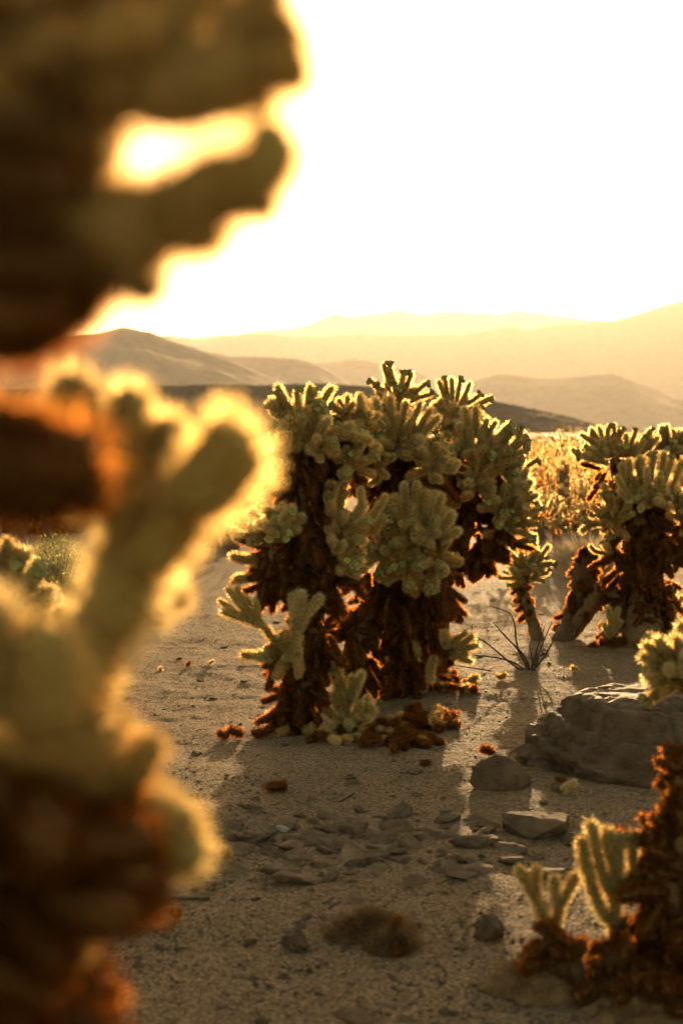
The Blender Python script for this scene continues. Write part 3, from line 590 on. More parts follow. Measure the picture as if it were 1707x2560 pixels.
H = Plant('cholla_cactus', 'blurred tall dark brown cholla whose heavy arms overhang the pale one against the sky', (-.40, .70, 0), scale=1.2)
H.stem('trunk', [onground(-.40, .70, -.03), (-.42, .70, .5), (-.40, .69, 1.0), (-.36, .68, 1.32), (-.30, .67, 1.45), (-.27, .66, 1.58)], [.08, .07, .065, .055, .05, .04])
H.stem('branch', [(-.36, .68, 1.30), P(-250, 620, .67), P(0, 600, .66), P(180, 540, .655)], [.045, .036, .030, .024])
H.stem('branch', [(-.33, .68, 1.40), P(-300, 350, .67), P(-20, 270, .66), P(180, 190, .655)], [.045, .036, .030, .024])
H.stem('branch', [(-.38, .70, 1.18), P(-500, 1180, .79), P(-200, 1160, .8)], [.04, .03, .022])
for x0, y0, x1, y1, d, k, s in ((60, 560, 420, 540, .65, 'mature', 1.45), (380, 560, 640, 440, .65, 'mature', 1.35), (560, 490, 710, 310, .65, 'live', 1.15), (560, 500, 700, 520, .655, 'mature', .9), (300, 560, 560, 560, .66, 'mature', 1.3), (450, 540, 560, 610, .66, 'mature', .8),
        (20, 280, 360, 200, .65, 'mature', 1.6), (320, 230, 640, 150, .65, 'mature', 1.5), (560, 190, 780, 170, .65, 'mature', 1.2), (600, 120, 760, 80, .66, 'mature', 1.0), (540, 100, 720, 30, .65, 'mature', 1.0), (380, 110, 520, 60, .66, 'mature', 1.4), (200, 140, 420, 90, .64, 'mature', 1.5), (620, 60, 690, -60, .65, 'mature', 1.0), (420, 60, 540, -80, .66, 'mature', 1.1), (250, 80, 300, -120, .66, 'dead', 1.2), (0, 140, 60, -60, .65, 'mature', 1.3), (-40, 240, 200, 160, .64, 'mature', 1.5),
        (0, 400, 240, 360, .65, 'mature', 1.5), (-40, 480, 220, 470, .64, 'dead', 1.5), (-40, 330, 250, 330, .66, 'mature', 1.5), (160, 470, 330, 500, .66, 'mature', 1.3), (560, 260, 690, 250, .67, 'mature', .7),
        (-60, 640, 240, 660, .64, 'dead', 1.5), (-60, 760, 200, 740, .64, 'dead', 1.5), (100, 700, 300, 690, .65, 'dead', 1.1), (300, 660, 410, 740, .66, 'mature', .62), (200, 650, 380, 650, .66, 'mature', 1.0), (-60, 850, 140, 830, .65, 'dead', 1.2), (130, 780, 250, 790, .65, 'dead', .9), (-60, 560, 120, 600, .63, 'dead', 1.5), (300, 620, 420, 640, .66, 'mature', .9), (60, 800, 190, 850, .66, 'dead', .9), (-20, 60, 260, 20, .70, 'mature', 1.4), (60, 100, 240, -60, .72, 'dead', 1.4), (420, 20, 640, -10, .70, 'mature', 1.2), (240, 10, 420, -40, .68, 'mature', 1.3), (120, 400, 300, 385, .66, 'mature', 1.0), (150, 330, 310, 300, .67, 'mature', .9)):
    H.joint(P(x0, y0, d), P(x1, y1, d), 'stout_' + k, s)
for x0, y0, x1, y1, s in ((-230, 1160, 262, 1150, 1.5), (-200, 1210, 200, 1225, 1.1), (-200, 1100, 150, 1110, 1.1), (120, 1190, 270, 1250, .9)): H.joint(P(x0, y0, .8), P(x1, y1, .8), 'stout_dead', s)
H.hang(60, 0, .1, .95, L=(.05, .1), out=.8, drop=-.5)

# ------------------------------------------------------------------ left edge, in the middle ground
K = Plant('cholla_cactus', 'pale spiny cholla below the dry grey bush, half hidden by the blurred one', P(20, 2300, 3.4))
K.stem('trunk', [onground(K.base.x, K.base.y, -.03)] + PP([(20, 2000, 3.4), (-10, 1750, 3.4), (0, 1560, 3.4)]), [.07, .06, .055, .035])
for tip, b in (((20, 1350), (10, 1430)), ((45, 1375), (20, 1440)), ((-10, 1370), (0, 1440)), ((90, 1430), (50, 1500)), ((130, 1470), (80, 1530)), ((70, 1450), (30, 1520)), ((40, 1480), (20, 1540)), ((100, 1520), (50, 1570)), ((55, 1420), (20, 1490)), ((-20, 1440), (0, 1500))): K.joint(P(*b, 3.35), P(*tip, 3.3), 'live', .9, fruit=2 if random.random() < .4 else 0)
K.burst(P(10, 1540, 3.35), (.2, -.2, 1), 26, 10, 110, .075, 'live', .3); K.hang(40, 0, .1, 1)

# ------------------------------------------------------------------ cholla further back: one crown and one trunk mesh each
def far_cholla(seed, H_, W, nj, detail):
    rs = random.Random(seed); np_r = np.random.default_rng(seed)
    pts = [Vector((0, 0, -.05)), Vector((rs.uniform(-.05, .05), 0, H_ * .3)), Vector((rs.uniform(-.08, .08), 0, H_ * .6))]
    tm, *_ = tube('trunk', pts, [.08, .07, .05], M['trunk'], 8, .3, 4, seed)
    V = []; F_ = []; SV = []; DV = []
    for i in range(nj):
        th = rs.uniform(0, 6.28); up = rs.uniform(-.25, 1); rr = W * .5 * math.sqrt(rs.random())
        c = Vector((rr * math.cos(th), rr * math.sin(th), H_ * (.42 + .45 * rs.random() * (1 - (rr / W) ** 2))))
        d = (Vector((math.cos(th) * .8 * rr / W, math.sin(th) * .8 * rr / W, up)) + Vector((rs.uniform(-.4, .4), rs.uniform(-.4, .4), 0))).normalized()
        L = rs.uniform(.08, .14); q = Vector((0, 0, 1)).rotation_difference(d); b = len(V)
        for k, (t, r) in enumerate(((0, .6), (.4, 1), (.8, .95), (1, .3))):
            for j in range(6):
                a = j / 6 * 6.283; V.append(c + q @ Vector((RAD * r * math.cos(a), RAD * r * math.sin(a), t * L)))
        for k in range(3):
            for j in range(6): F_.append((b + k * 6 + j, b + k * 6 + (j + 1) % 6, b + k * 6 + 6 + (j + 1) % 6, b + k * 6 + 6 + j))
        F_.append(tuple(range(b + 18, b + 24)))
        na = detail; t = np_r.uniform(0.05, 1, na); a = np_r.uniform(0, 6.283, na)
        n = np.stack([np.cos(a), np.sin(a), .4 + 1.2 * (t > .88)], 1); n /= np.linalg.norm(n, axis=1)[:, None]
        pp = np.stack([RAD * np.cos(a) * .9, RAD * np.sin(a) * .9, t * L], 1); m3 = np.array(q.to_matrix())
        (DV if c.z < H_ * .56 and rs.random() < .7 else SV).append((pp @ m3.T + np.array(c), n @ m3.T))
    cm = mesh('crown', V, F_, M['mature_body'])
    out = [tm, cm]
    for lst, mt in ((SV, 'mature_spine'), (DV, 'dead_spine')):
        pts_ = np.concatenate([a for a, b in lst]); nn = np.concatenate([b for a, b in lst])
        v, t = spine_verts(pts_, nn, 4, .024, .0028, .8, np_r); out.append(tri_mesh('spines', v, t, M[mt]))
    return out
FC = [far_cholla(20 + i, h, w_, n, 34) for i, (h, w_, n) in enumerate(((1.0, .75, 75), (1.25, .8, 90), (.8, .8, 70), (1.4, .7, 80), (.6, .6, 45)))]
def place_far(i, p, s, label, group):
    o = empty('cholla_cactus', p); o.rotation_euler = (0, 0, random.uniform(0, 6.28)); o.scale = (s,) * 3
    tag(o, label, 'cactus', group)
    t = link('trunk', FC[i][0], o); c = link('crown', FC[i][1], o)
    for m_ in FC[i][2:]: q = link('spines', m_, c); q['kind'] = 'stuff'
    return o
for (px, py, i, s) in ((1400, 1330, 3, .98),): place_far(i, G(px, py), s, 'slim distant cholla on a tall dark stem standing above its neighbours', None)
def far_label(x, y):
    if y > 60: return ('tiny distant cholla on the far plain below the dark hill', 'cholla on the far plain')
    if x < -.12 * y: return ('backlit cholla on the plain behind the leafy olive shrub', 'cholla behind the leafy shrub')
    if x < .07 * y: return ('backlit cholla on the plain behind the tall cholla with two pale crowns', 'cholla behind the central cluster')
    return ('backlit cholla on the plain beyond the dry grey rounded bush', 'cholla beyond the dry bush')
for (px, py, i, s) in ((1345, 1395, 4, 1.1), (1290, 1400, 0, .85), (1395, 1372, 2, .8), (1460, 1345, 0, .8), (1500, 1350, 4, 1.1), (1420, 1300, 2, .8), (1350, 1300, 0, .9), (1300, 1270, 1, .9), (1480, 1270, 0, .9), (1540, 1290, 2, 1),
                       (500, 1330, 0, .8), (420, 1290, 1, .9), (330, 1290, 0, .9), (300, 1350, 2, 1), (560, 1290, 0, .8), (600, 1260, 2, .9), (60, 1390, 2, 1), (110, 1330, 0, .9), (20, 1310, 1, .9), (860, 1250, 0, .9), (1240, 1240, 2, 1), (1440, 1240, 4, 1.2)):
    g_ = G(px, py); place_far(i, g_, s * random.uniform(.95, 1.05), *far_label(g_.x, g_.y))
random.seed(5)
for lo, hi, n_ in ((-.25, -.075, 34), (.13, .25, 16), (-.07, .0, 5)):
    for _ in range(n_):
        y = random.uniform(13.5, 36); x = random.uniform(lo, hi) * y
        place_far(random.randrange(5), onground(x, y), random.uniform(.6, .95), *far_label(x, y))
placed = 0
while placed < 190:
    y = 1 / random.uniform(1 / 170, 1 / 24); x = random.uniform(-.3, .3) * y
    if y < 34 and abs(x / y) < .06: continue
    place_far(random.randrange(5), onground(x, y), random.uniform(.65, 1.05), *far_label(x, y)); placed += 1

# far scrub: uncountable low bushes up to the hill, and on the hill itself
def scrub(name, spots, mat, size, leaves, lw):
    pts = []; nn = []
    for (x, y, z, s) in spots:
        a = rng.normal(size=(leaves, 3)); a /= np.linalg.norm(a, axis=1)[:, None]; a[:, 2] = np.abs(a[:, 2])
        pts.append(a * np.array([s, s, s * .75]) * rng.uniform(.2, .8, (leaves, 1)) + np.array([x, y, z])); nn.append(a)
    pts = np.concatenate(pts); nn = np.concatenate(nn)
    v, t = spine_verts(pts, nn, 1, size, lw, .7, rng)
    o = link(name, tri_mesh(name, v, t, M[mat])); return o
sp = []
for _ in range(4200):
    y = 1 / random.uniform(1 / 480, 1 / 30); x = random.uniform(-.32, .32) * y; sp.append((x, y, gh(x, y), random.uniform(.3, .7)))
for _ in range(1500):
    y = 1 / random.uniform(1 / 60, 1 / 17); x = random.uniform(-.30, .30) * y
    if y < 26 and -.05 < x / y < .13: continue
    sp.append((x, y, gh(x, y), random.uniform(.10, .26)))
o = scrub('scrub', sp, 'scrub', .24, 70, .05); tag(o, 'low golden scrub covering the far plain below the dark hill', 'scrub', kind='stuff')

for p_ in Plant.all:                                                # joints past the 300 of one plant: one part of each age
    for k_, l_ in p_.over.items(): p_.mass(l_, k_, k_ + '_growth' if k_ == 'dead' else 'crowded_joints')
hv = np.empty(len(near_hill.data.vertices) * 3, np.float32); near_hill.data.vertices.foreach_get('co', hv); hv = hv.reshape(-1, 3)
hs = hv[rng.integers(0, len(hv), 2600)]; hs = hs[hs[:, 1] < 408]
o = scrub('hill_scrub', [(x + random.uniform(-.6, .6), y, z - .1, random.uniform(.3, .8)) for x, y, z in hs], 'scrub', .4, 14, .2); tag(o, 'dark specks of scrub dotted over the near hill', 'scrub', kind='stuff')
# ------------------------------------------------------------------ haze
hm = bpy.data.materials.new('haze'); hm.use_nodes = True; ht = hm.node_tree; ht.nodes.clear()
pv = ht.nodes.new('ShaderNodeVolumePrincipled'); pv.inputs['Color'].default_value = (1, .97, .92, 1); pv.inputs['Density'].default_value = .000070; pv.inputs['Anisotropy'].default_value = .48
ho = ht.nodes.new('ShaderNodeOutputMaterial'); ht.links.new(pv.outputs[0], ho.inputs['Volume'])
X0, X1, Y0, Y1, Z0, Z1 = -9800, 9800, -400, 14500, -30, 1150
haze = link('haze', mesh('haze', [(X0, Y0, Z0), (X1, Y0, Z0), (X1, Y1, Z0), (X0, Y1, Z0), (X0, Y0, Z1), (X1, Y0, Z1), (X1, Y1, Z1), (X0, Y1, Z1)], [(0, 3, 2, 1), (4, 5, 6, 7), (0, 1, 5, 4), (1, 2, 6, 5), (2, 3, 7, 6), (3, 0, 4, 7)], hm, False))
tag(haze, 'golden dusty evening haze filling the valley air', 'haze', kind='stuff')

# ------------------------------------------------------------------ rocks
def rock_mesh(name, seed, dims, mat, npts=22, sub=2, rough=.085, flat=None, smooth_it=0):
    rs = random.Random(seed); bm = bmesh.new()
    for _ in range(npts):
        d = Vector((rs.gauss(0, 1), rs.gauss(0, 1), rs.gauss(0, 1))).normalized()
        bm.verts.new((d.x, d.y, max(d.z, -.5) if flat is None else max(min(d.z, flat), -.5)))
    r = bmesh.ops.convex_hull(bm, input=bm.verts)
    bmesh.ops.delete(bm, geom=list({g for g in r['geom_interior'] + r['geom_unused'] if isinstance(g, bmesh.types.BMVert)}), context='VERTS')
    bmesh.ops.triangulate(bm, faces=bm.faces)
    for k in range(sub):
        bmesh.ops.subdivide_edges(bm, edges=bm.edges, cuts=1, use_grid_fill=True, smooth=.12 if k == 0 else 0)
        if k < smooth_it: bmesh.ops.smooth_vert(bm, verts=bm.verts, factor=.35, use_axis_x=True, use_axis_y=True, use_axis_z=True)
    for v in bm.verts:
        n = v.co.normalized()
        v.co += n * (rough * fbm(v.co.x * 1.6 + seed, v.co.y * 1.6, v.co.z * 1.6, 4) + rough * .5 * noise.noise(v.co * 6))
        v.co = Vector((v.co.x * dims[0], v.co.y * dims[1], v.co.z * dims[2]))
    me = bpy.data.meshes.new(name); bm.to_mesh(me); bm.free(); me.materials.append(M[mat])
    if smooth_it > 1: me.polygons.foreach_set('use_smooth', [True] * len(me.polygons))
    return me
def rock(name, px, py, dims, seed, label, mat='rock', rz=0, sink=.3, **k):
    p = G(px, py); p.z = gh(p.x, p.y) + dims[2] * (.5 - sink)
    o = link(name, rock_mesh(name, seed, dims, mat, **k), None, p); o.rotation_euler = (0, 0, rz); tag(o, label, 'rock'); return o

# the big layered boulder: a dome with cracked ledges
def boulder():
    nu, nv = 260, 110; v = []; f = []
    p = G(1640, 1895); a, b, h = .50, .42, .25
    for i in range(nv):
        t = i / (nv - 1)
        for j in range(nu):
            th = j / nu * 6.2832
            r = math.sin(t * 1.5708 * 1.12) if t < .9 else math.sin(.9 * 1.5708 * 1.12) + (t - .9) * .4
            x = math.cos(th) * r; y = math.sin(th) * r; z = math.cos(t * 1.5708 * 1.12) 
            sx = 1 + .16 * fbm(math.cos(th) * 1.2, math.sin(th) * 1.2, 4, 3)
            q = Vector((x * sx, y * sx, max(z, -.25)))
            d = .09 * fbm(q.x * 2.2, q.y * 2.2, q.z * 3, 6)
            lay = q.z * 3.2 + .9 * fbm(q.x * .8, q.y * .8, 2, 3) + q.x * .55         # slanting ledges
            fr = lay - math.floor(lay)
            d += .06 * (min(fr * 1.25, 1) - .5) * (1 - max(0, (fr - .9) * 8))
            ck = abs(noise.noise((q.x * 2.2 + 5, q.y * 2.2, q.z * 1.1 + 2)))
            d -= .035 * max(0, 1 - ck / .05)
            d += .022 * fbm(q.x * 9, q.y * 9, q.z * 15, 5)
            q *= 1 + d
            flat = min(q.z, .97 + .10 * q.x + .05 * fbm(q.x * 3, q.y * 3, 0, 3))
            v.append((q.x * a, q.y * b, flat * h / .8))
    for i in range(nv - 1):
        for j in range(nu): f.append((i * nu + j, (i + 1) * nu + j, (i + 1) * nu + (j + 1) % nu, i * nu + (j + 1) % nu))
    p.z = gh(p.x, p.y) - .03
    o = link('boulder', mesh('boulder', v, f, M['boulder']), None, p); tag(o, 'large grey brown boulder with cracked slanting ledges beside the dark old trunk', 'boulder')
    return o
boulder()
rock('rock', 1250, 1965, (.115, .10, .10), 3, 'rounded grey rock half buried left of the large boulder', sink=.2, smooth_it=1, sub=3)
rock('rock', 1330, 1900, (.09, .08, .06), 8, 'low dark rock touching the large boulder on its left side', sink=.3, smooth_it=1, sub=3)
rock('rock', 1350, 2085, (.125, .09, .075), 14, 'angular dark slab with a bright flat top below the large boulder', flat=.35, sink=.1, rz=-.35, npts=13, sub=3)
rock('rock', 1190, 2110, (.09, .06, .04), 15, 'wedge shaped tilted stone left of the angular dark slab', flat=.4, rz=.4, npts=11, sink=.2)
rock('rock', 1395, 1975, (.035, .03, .028), 16, 'small black stone beside a pale fallen joint under the large boulder', npts=12)
rock('rock', 1222, 2345, (.042, .038, .048), 17, 'upright pointed grey stone by the Y-shaped young cholla', sink=.15, npts=16, sub=3)
rock('rock', 745, 2372, (.042, .035, .04), 18, 'jagged dark stone standing in the sunlit streak', npts=11, sink=.15)
rock('rock', 617, 2360, (.026, .02, .02), 19, 'small triangular grey stone in plain shaded sand', npts=9)
rock('rock', 880, 2562, (.05, .035, .03), 20, 'dark wedge stone at the very front of the sand', npts=10)
rock('rock', 510, 2225, (.045, .03, .025), 21, 'dark triangular stone below the pale blurred joints', npts=10)
rock('rock', 380, 2310, (.07, .05, .04), 22, 'rounded grey stone behind the small brown spiny ball', npts=18)
rock('rock', 985, 2085, (.062, .045, .04), 23, 'rounded grey-brown stone among flat slabs in the shade', npts=18)
rock('rock', 890, 2080, (.055, .045, .035), 24, 'dull stone just left of the rounded grey-brown stone', npts=16)
rock('rock', 705, 2078, (.028, .02, .018), 25, 'small whitish stone lying in the shaded rubble', 'pale_rock', npts=12)
rock('rock', 930, 2148, (.075, .05, .032), 26, 'pale flat slab resting in the middle of the rubble', npts=12, flat=.4)
rock('rock', 1150, 2190, (.075, .05, .03), 27, 'broad flat stone with sunlit rim beside the long twig', npts=12, flat=.4)
rock('rock', 630, 2105, (.07, .04, .03), 28, 'long low brown stone beside the blurred pale cactus', npts=12, flat=.5)

SM = [rock_mesh('stone', 50 + i, (.03, .022, .013), 'rock', npts=random.choice((10, 12, 15)), sub=2, flat=random.choice((None, .4, .5))) for i in range(10)]
def stone(px, py, s, label, group, cat='stone'):
    p = G(px, py); p.z = gh(p.x, p.y) + .001
    o = link('stone', random.choice(SM), None, p); o.scale = (s * random.uniform(.8, 1.3), s * random.uniform(.8, 1.2), s * random.uniform(.7, 1.3)); o.rotation_euler = (random.uniform(-.35, .35), random.uniform(-.35, .35), random.uniform(0, 6.28))
    tag(o, label, cat, group)
random.seed(77)
for _ in range(190):
    px = random.gauss(900, 330); py = random.gauss(2105, 58)
    if 430 < px < 1500: stone(px, py, random.choice((.5, .7, 1, 1.3, 1.7, 2.1, 2.6)), 'flat grey-brown stone in the belt of rubble across the shaded sand', 'stones of the rubble belt')
for _ in range(70):
    px = random.uniform(200, 1500); py = random.uniform(2200, 2560)
    stone(px, py, random.choice((.25, .35, .5, .7)), 'small stone on the open sand in front of the rubble belt', 'stones in front of the rubble belt')
for _ in range(80):
    px = random.uniform(250, 1400); py = random.uniform(1480, 2020)
    stone(px, py, random.choice((.5, .6, .9, 1.2)), 'small dark stone on the open sand around the central cactus cluster', 'stones around the central cluster')

# pebbles and grit: uncountable
def pebbles(n, lo, hi, name, label, ylo, yhi, seed):
    rs = np.random.default_rng(seed); ico = bmesh.new(); bmesh.ops.create_icosphere(ico, subdivisions=1, radius=1)
    bv = np.array([v.co[:] for v in ico.verts]); bf = np.array([[v.index for v in f.verts] for f in ico.faces]); ico.free()
    V = []; T = []
    for k in range(n):
        y = 1 / rs.uniform(1 / yhi, 1 / ylo); x = rs.uniform(-.27, .27) * y
        if fbm(x * 1.3, y * 1.3, 8, 2) < rs.uniform(-.6, .5): continue
        s = lo * (hi / lo) ** (rs.random() ** 2.2); a = rs.uniform(0, 6.28); c, s_ = math.cos(a), math.sin(a)
        v = bv * (1 + rs.uniform(-.28, .28, (12, 1))) * np.array([s * rs.uniform(.8, 1.5), s, s * rs.uniform(.3, .55)])
        v = np.stack([v[:, 0] * c - v[:, 1] * s_ + x, v[:, 0] * s_ + v[:, 1] * c + y, v[:, 2] + gh(x, y) + s * .15], 1)
        T.append(bf + 12 * len(V)); V.append(v)
    o = link(name, tri_mesh(name, np.concatenate(V), np.concatenate(T), M['pebble'])); tag(o, label, name, kind='stuff')
pebbles(15000, .0016, .008, 'gravel', 'loose gravel and grit strewn over the sandy ground', 2.7, 11, 3)

# ------------------------------------------------------------------ fallen joints on the ground
def fallen(px, py, kind, s, label, group):
    p = G(px, py); li = random.choice((0, 0, 1)); bm_, sm_ = JM[kind, li, random.randint(0, 1)]
    o = link('fallen_joint', bm_, None, (p.x, p.y, gh(p.x, p.y) + .018 * s)); a = random.uniform(0, 6.28)
    o.rotation_mode = 'QUATERNION'; o.rotation_quaternion = zrot(Vector((math.cos(a), math.sin(a), random.uniform(-.05, .5)))); o.scale = (s,) * 3
    q = link('spines', sm_, o); q['kind'] = 'stuff'; tag(o, label, 'cactus joint', group)
random.seed(78)
for i in range(40):
    px = random.gauss(1060, 55); py = random.gauss(1812, 14)
    fallen(px, py, 'dead' if random.random() < .9 else 'mature', random.uniform(.8, 1.1), 'rusty brown dead joint heaped on the sand right of the thick trunk', 'heap of dead joints by the thick trunk')
for i in range(40):
    px = random.gauss(1000, 55); py = random.gauss(1858, 10)
    fallen(px, py, 'dead' if random.random() < .9 else 'mature', random.uniform(.8, 1.1), 'dull brown dead joint in the lower heap in front of the dark legs', 'lower heap of dead joints')
for i in range(22):
    fallen(random.gauss(840, 60), random.gauss(1850, 10), random.choice(('live', 'mature', 'dead')), random.uniform(.7, 1), 'fallen spiny joint lying at the foot of the thick dark trunk', 'joints at the trunk foot')
for i in range(26):
    fallen(random.gauss(1120, 40), random.gauss(1722, 10), random.choice(('live', 'dead', 'dead')), random.uniform(.8, 1.1), 'fallen joint in the rusty pile beside the right dark leg', 'joints beside the right leg')
for (px, py, k, s, l) in ((572, 1850, 'dead', 1.0, 'rusty dead joint lying left of a taller rusty pair'), (608, 1850, 'dead', 1.2, 'rusty dead joint under another, left of the thick trunk'), (628, 1846, 'dead', 1.1, 'rusty dead joint leaning on its twin left of the thick trunk'),
        (715, 1978, 'dead', 1.0, 'lone dark brown joint in the shadow of the cluster'), (1235, 1895, 'dead', 1.0, 'rust red joint behind the rounded grey rock'), (1312, 1908, 'mature', .85, 'pale yellow joint standing by the low dark rock'), (1405, 1988, 'live', .8, 'pale spiny ball beside the small black stone'),
        (1440, 1680, 'live', .8, 'pale backlit ball on sand behind the large boulder'), (1240, 1700, 'mature', .9, 'yellow spiny joint below the dead twiggy shrub'), (400, 1678, 'live', .6, 'tiny pale ball on open sand beside the blurred cactus'), (466, 1668, 'dead', .6, 'tiny rusty ball on open sand'), (524, 1662, 'live', .5, 'tiny whitish ball right of the rusty one'),
        (560, 2150, 'mature', 1.0, 'spiny olive joint peeking out behind the blurred pale cluster'), (395, 2305, 'dead', .8, 'small brown spiny ball in front of a rounded grey stone'), (1385, 2455, 'live', .75, 'pale spiny ball on the brown mound under the Y-shaped cholla'), (1440, 2520, 'dead', 1.2, 'fuzzy brown ball at the front right'), (1430, 1975, 'dead', .8, 'brown joint resting against the large boulder'),
        (1640, 2500, 'dead', 1.1, 'dead joint lying under the dark old trunk'), (262, 1668, 'mature', .9, 'olive joint half behind the blurred stem'), (1050, 1915, 'dead', .7, 'dark dry tuft of joint on shaded sand below the heaps')):
    fallen(px, py, k, s, l, None)

# ------------------------------------------------------------------ litter mounds, twigs, shrubs
def mound(px, py, rx, ry, h, n, label, mat='litter', hl=.03, joints=True):
    p = G(px, py); c = onground(p.x, p.y); r = empty('litter_mound', c); tag(r, label, 'mound')
    v = []; f = []; nu = 40; nv = 12
    for i in range(nv):
        for j in range(nu):
            t = i / (nv - 1); a = j / nu * 6.2832; rr = t * (1 + .25 * fbm(math.cos(a) * 1.5, math.sin(a) * 1.5, px, 3))
            v.append((math.cos(a) * rr * rx, math.sin(a) * rr * ry, h * (1 - t * t) * (1 + .6 * fbm(math.cos(a) * t * 3, math.sin(a) * t * 3, py, 3)) - .008 * t))
    for i in range(nv - 1):
        for j in range(nu): f.append((i * nu + j, (i + 1) * nu + j, (i + 1) * nu + (j + 1) % nu, i * nu + (j + 1) % nu))
    link('soil', mesh('soil', v, f, M['sand'] if mat == 'soil' else M['trunk']), r)
    va = np.array(v)[rng.integers(0, nu * nv, n)] + rng.normal(size=(n, 3)) * .008
    nn = np.tile(np.array([0, -.1, 1.0]), (n, 1)); sv, st = spine_verts(va, nn, 3, hl, .0016, 3.0, rng)
    sp_ = []
    for _ in range(int(n / 45) if joints else 2):
        k_ = random.randrange(nu * nv // 2); sp_.append((c + Vector(v[k_]) + Vector((0, 0, .006)), Vector((random.uniform(-1, 1), random.uniform(-1, 1), random.uniform(-.3, .5))), random.uniform(.035, .06)))
    class B_: pass
    b_ = B_(); b_.base = c; b_.root = r; Plant.mass(b_, sp_, 'dead', 'dead_joints')
    q = link('dry_fibres', tri_mesh('dry_fibres', sv, st, M[mat]), r); q['kind'] = 'stuff'
mound(930, 2330, .11, .07, .022, 1700, 'dark tuft of dry plant litter on the shaded front sand', hl=.05, joints=False)
mound(985, 2368, .07, .04, .02, 1000, 'smaller dark litter tuft right below the dry plant tuft', hl=.045, joints=False)
mound(1370, 2465, .13, .11, .07, 1800, 'brown spiny mound from which the Y-shaped young cholla rises')
mound(1540, 2480, .12, .09, .05, 1600, 'dark heap of spiny debris under the five-fingered young cholla')
mound(1640, 2530, .16, .08, .04, 1500, 'dark spiny litter around the foot of the dark old trunk')
mound(1090, 1700, .14, .08, .03, 700, 'rusty litter heap around the right dark leg')
mound(1540, 1625, .35, .1, .03, 900, 'brown debris at the foot of the massive trunk and stump')

def litter(n):
    x = []; 
    while len(x) < n:
        y_ = 1 / random.uniform(1 / 11, 1 / 2.7); x_ = random.uniform(-.27, .27) * y_
        if fbm(x_ * 1.7 + 9, y_ * 1.7, 3, 3) > random.uniform(-.1, .7): x.append((x_, y_, gh(x_, y_) + .003))
    nn = np.tile(np.array([0, 0, .02]), (n, 1)) + rng.normal(size=(n, 3)) * np.array([1, 1, .12])
    v, t = spine_verts(np.array(x), nn, 1, .035, .0028, .05, rng)
    o = link('dry_litter', tri_mesh('dry_litter', v, t, M['twig'])); tag(o, 'scraps of dry twig and fallen spines scattered over the sand', 'litter', kind='stuff')
litter(2600)
def twig(name, pts, r0, r1, parent=None, base=Vector((0, 0, 0)), mat='twig'):
    n = len(pts); me, *_ = tube(name, [Vector(p) - base for p in pts], [r0 + (r1 - r0) * i / (n - 1) for i in range(n)], M[mat], 6, .1, 4)
    return link(name, me, parent)
def gtwig(pxs, r, label, lift=.006):
    pts = [G(*q) + Vector((0, 0, lift + (.012 if 0 < i < len(pxs) - 1 else 0))) for i, q in enumerate(pxs)]
    o = twig('twig', pts, r, r * .5, mat='twig_pale'); tag(o, label, 'twig')
gtwig([(825, 2200), (870, 2165), (930, 2158), (990, 2175), (1060, 2195), (1240, 2212)], .0022, 'long thin curved twig lying across the rubble belt')
gtwig([(905, 2490), (920, 2515), (945, 2530)], .002, 'short bent twig on the front sand')
gtwig([(935, 2512), (1005, 2514)], .0025, 'short straight twig beside the bent one on the front sand')
gtwig([(1180, 1945), (1230, 1925)], .002, 'tiny twig beside the rounded grey rock')

def shrub(name, px, py, label, n, spread, hgt, r0, mat, explicit=()):
    b = G(px, py); b = onground(b.x, b.y); rt = empty(name, b); tag(rt, label, 'shrub')
    for ln in explicit:
        pts = [b - Vector((0, 0, .02))] + [P(x + random.uniform(-9, 9), y + random.uniform(-7, 7), b.y - .03 * k + random.uniform(-.04, .04)) for k, (x, y) in enumerate(ln)]
        twig('branch', pts, r0 * 1.3, r0 * .35, rt, b, mat)
    for i in range(n):
        a = random.uniform(0, 6.28); s = random.uniform(.2, 1) * spread; h = hgt * random.uniform(.5, 1)
        e = b + Vector((math.cos(a) * s, math.sin(a) * s, h)); m_ = b.lerp(e, .5) + rand_unit() * .025
        twig('branch', [b + Vector((math.cos(a) * .02, math.sin(a) * .02, -.02)), m_, e], r0, r0 * .3, rt, b, mat)
        for _ in range(2):
            k = m_.lerp(e, random.random()); twig('twig', [k, k + Vector((math.cos(a), math.sin(a), .8)).normalized() * .06 + rand_unit() * .04], r0 * .45, r0 * .2, rt, b, mat)
    return rt
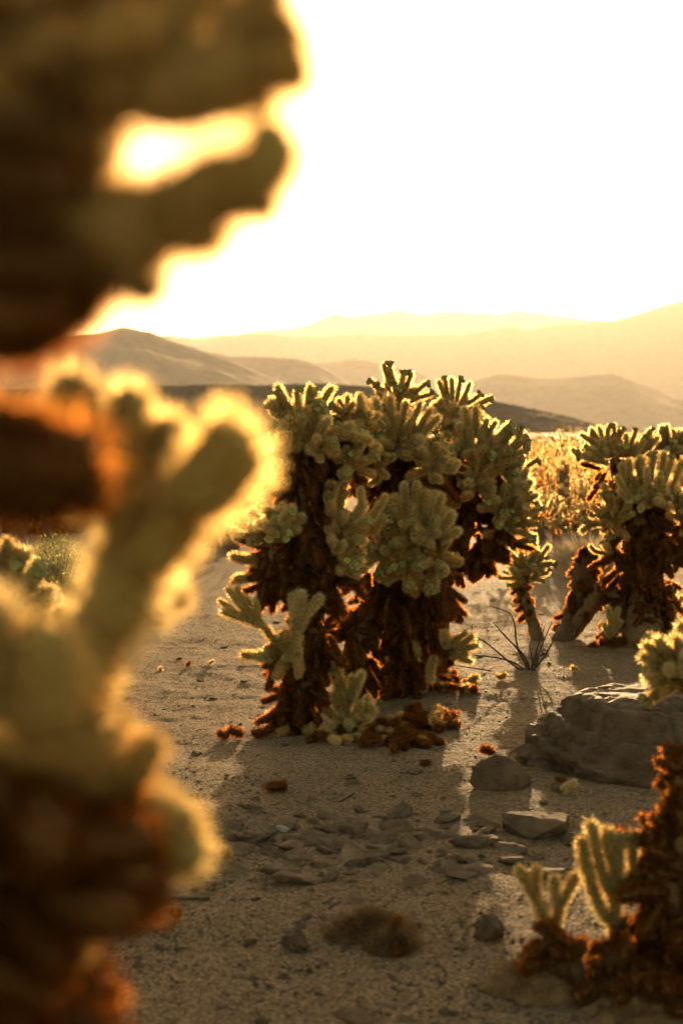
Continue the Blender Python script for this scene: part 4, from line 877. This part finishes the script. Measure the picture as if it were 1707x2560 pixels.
shrub('dead_shrub', 1325, 1675, 'dead leafless shrub of dark bent twigs on the sand before the small cholla', 4, .12, .13, .0048, 'twig',
      [[(1300, 1620), (1282, 1565), (1270, 1530), (1235, 1512)], [(1290, 1625), (1238, 1560)], [(1310, 1640), (1262, 1590), (1236, 1562)], [(1270, 1655), (1200, 1640), (1165, 1643)], [(1355, 1615), (1385, 1548)], [(1345, 1620), (1360, 1565)], [(1335, 1620), (1345, 1570)], [(1282, 1690), (1200, 1672), (1130, 1668)], [(1365, 1630), (1395, 1580)], [(1290, 1660), (1215, 1610), (1180, 1592), (1172, 1565)]])
def bush(px, py, R_, h, n, label, mat, ln, wd, name='dry_bush', leafy=0, cat='bush'):
    b = G(px, py); b = onground(b.x, b.y); rt = empty(name, b); tag(rt, label, cat)
    pts = np.zeros((n, 3)); pts[:, :2] = rng.normal(size=(n, 2)) * R_ * .35; pts[:, 2] = rng.uniform(0, h * .45, n)
    nn = np.stack([pts[:, 0] / R_ * 1.4, pts[:, 1] / R_ * 1.4, np.ones(n)], 1); nn /= np.linalg.norm(nn, axis=1)[:, None]
    sv, st = spine_verts(pts, nn, 3, ln, wd, .55, rng)
    q = link('stalks', tri_mesh('stalks', sv, st, M[mat]), rt); q['kind'] = 'stuff'
    if leafy:
        a = rng.normal(size=(leafy, 3)); a /= np.linalg.norm(a, axis=1)[:, None]
        lp = a * np.array([R_, R_, h * .5]) * rng.uniform(.3, 1, (leafy, 1)) ** .5 + np.array([0, 0, h * .6])
        sv, st = spine_verts(lp, a, 2, .022, .009, 1.2, rng); q = link('leaves', tri_mesh('leaves', sv, st, M['leaf']), rt); q['kind'] = 'stuff'
    for i in range(7):
        a = random.uniform(0, 6.28); twig('stem', [b - Vector((0, 0, .02)), b + Vector((math.cos(a) * R_ * .3, math.sin(a) * R_ * .3, h * .4)), b + Vector((math.cos(a) * R_ * .7, math.sin(a) * R_ * .7, h * .85))], .006, .002, rt, b, 'twig')
    return rt
bush(1480, 1440, .33, .42, 2400, 'dry grey rounded bush standing behind the broken stump', 'dry_grass', .22, .002)
bush(1400, 1415, .25, .28, 1500, 'lower dry grey bush behind the small cholla crown', 'dry_grass', .16, .002)
bush(130, 1510, .40, .60, 3200, 'dry grey bush behind the blurred cactus at the plain edge', 'dry_grass', .26, .002)
bush(140, 1570, .24, .55, 700, 'leafy olive shrub in front of the dry grey bush', 'scrub', .16, .002, 'leafy_shrub', 1600)
bush(30, 1330, .7, 2.1, 900, 'tall airy twiggy shrub with pale seed heads against the hill', 'scrub', .35, .004, 'leafy_shrub', 1500)
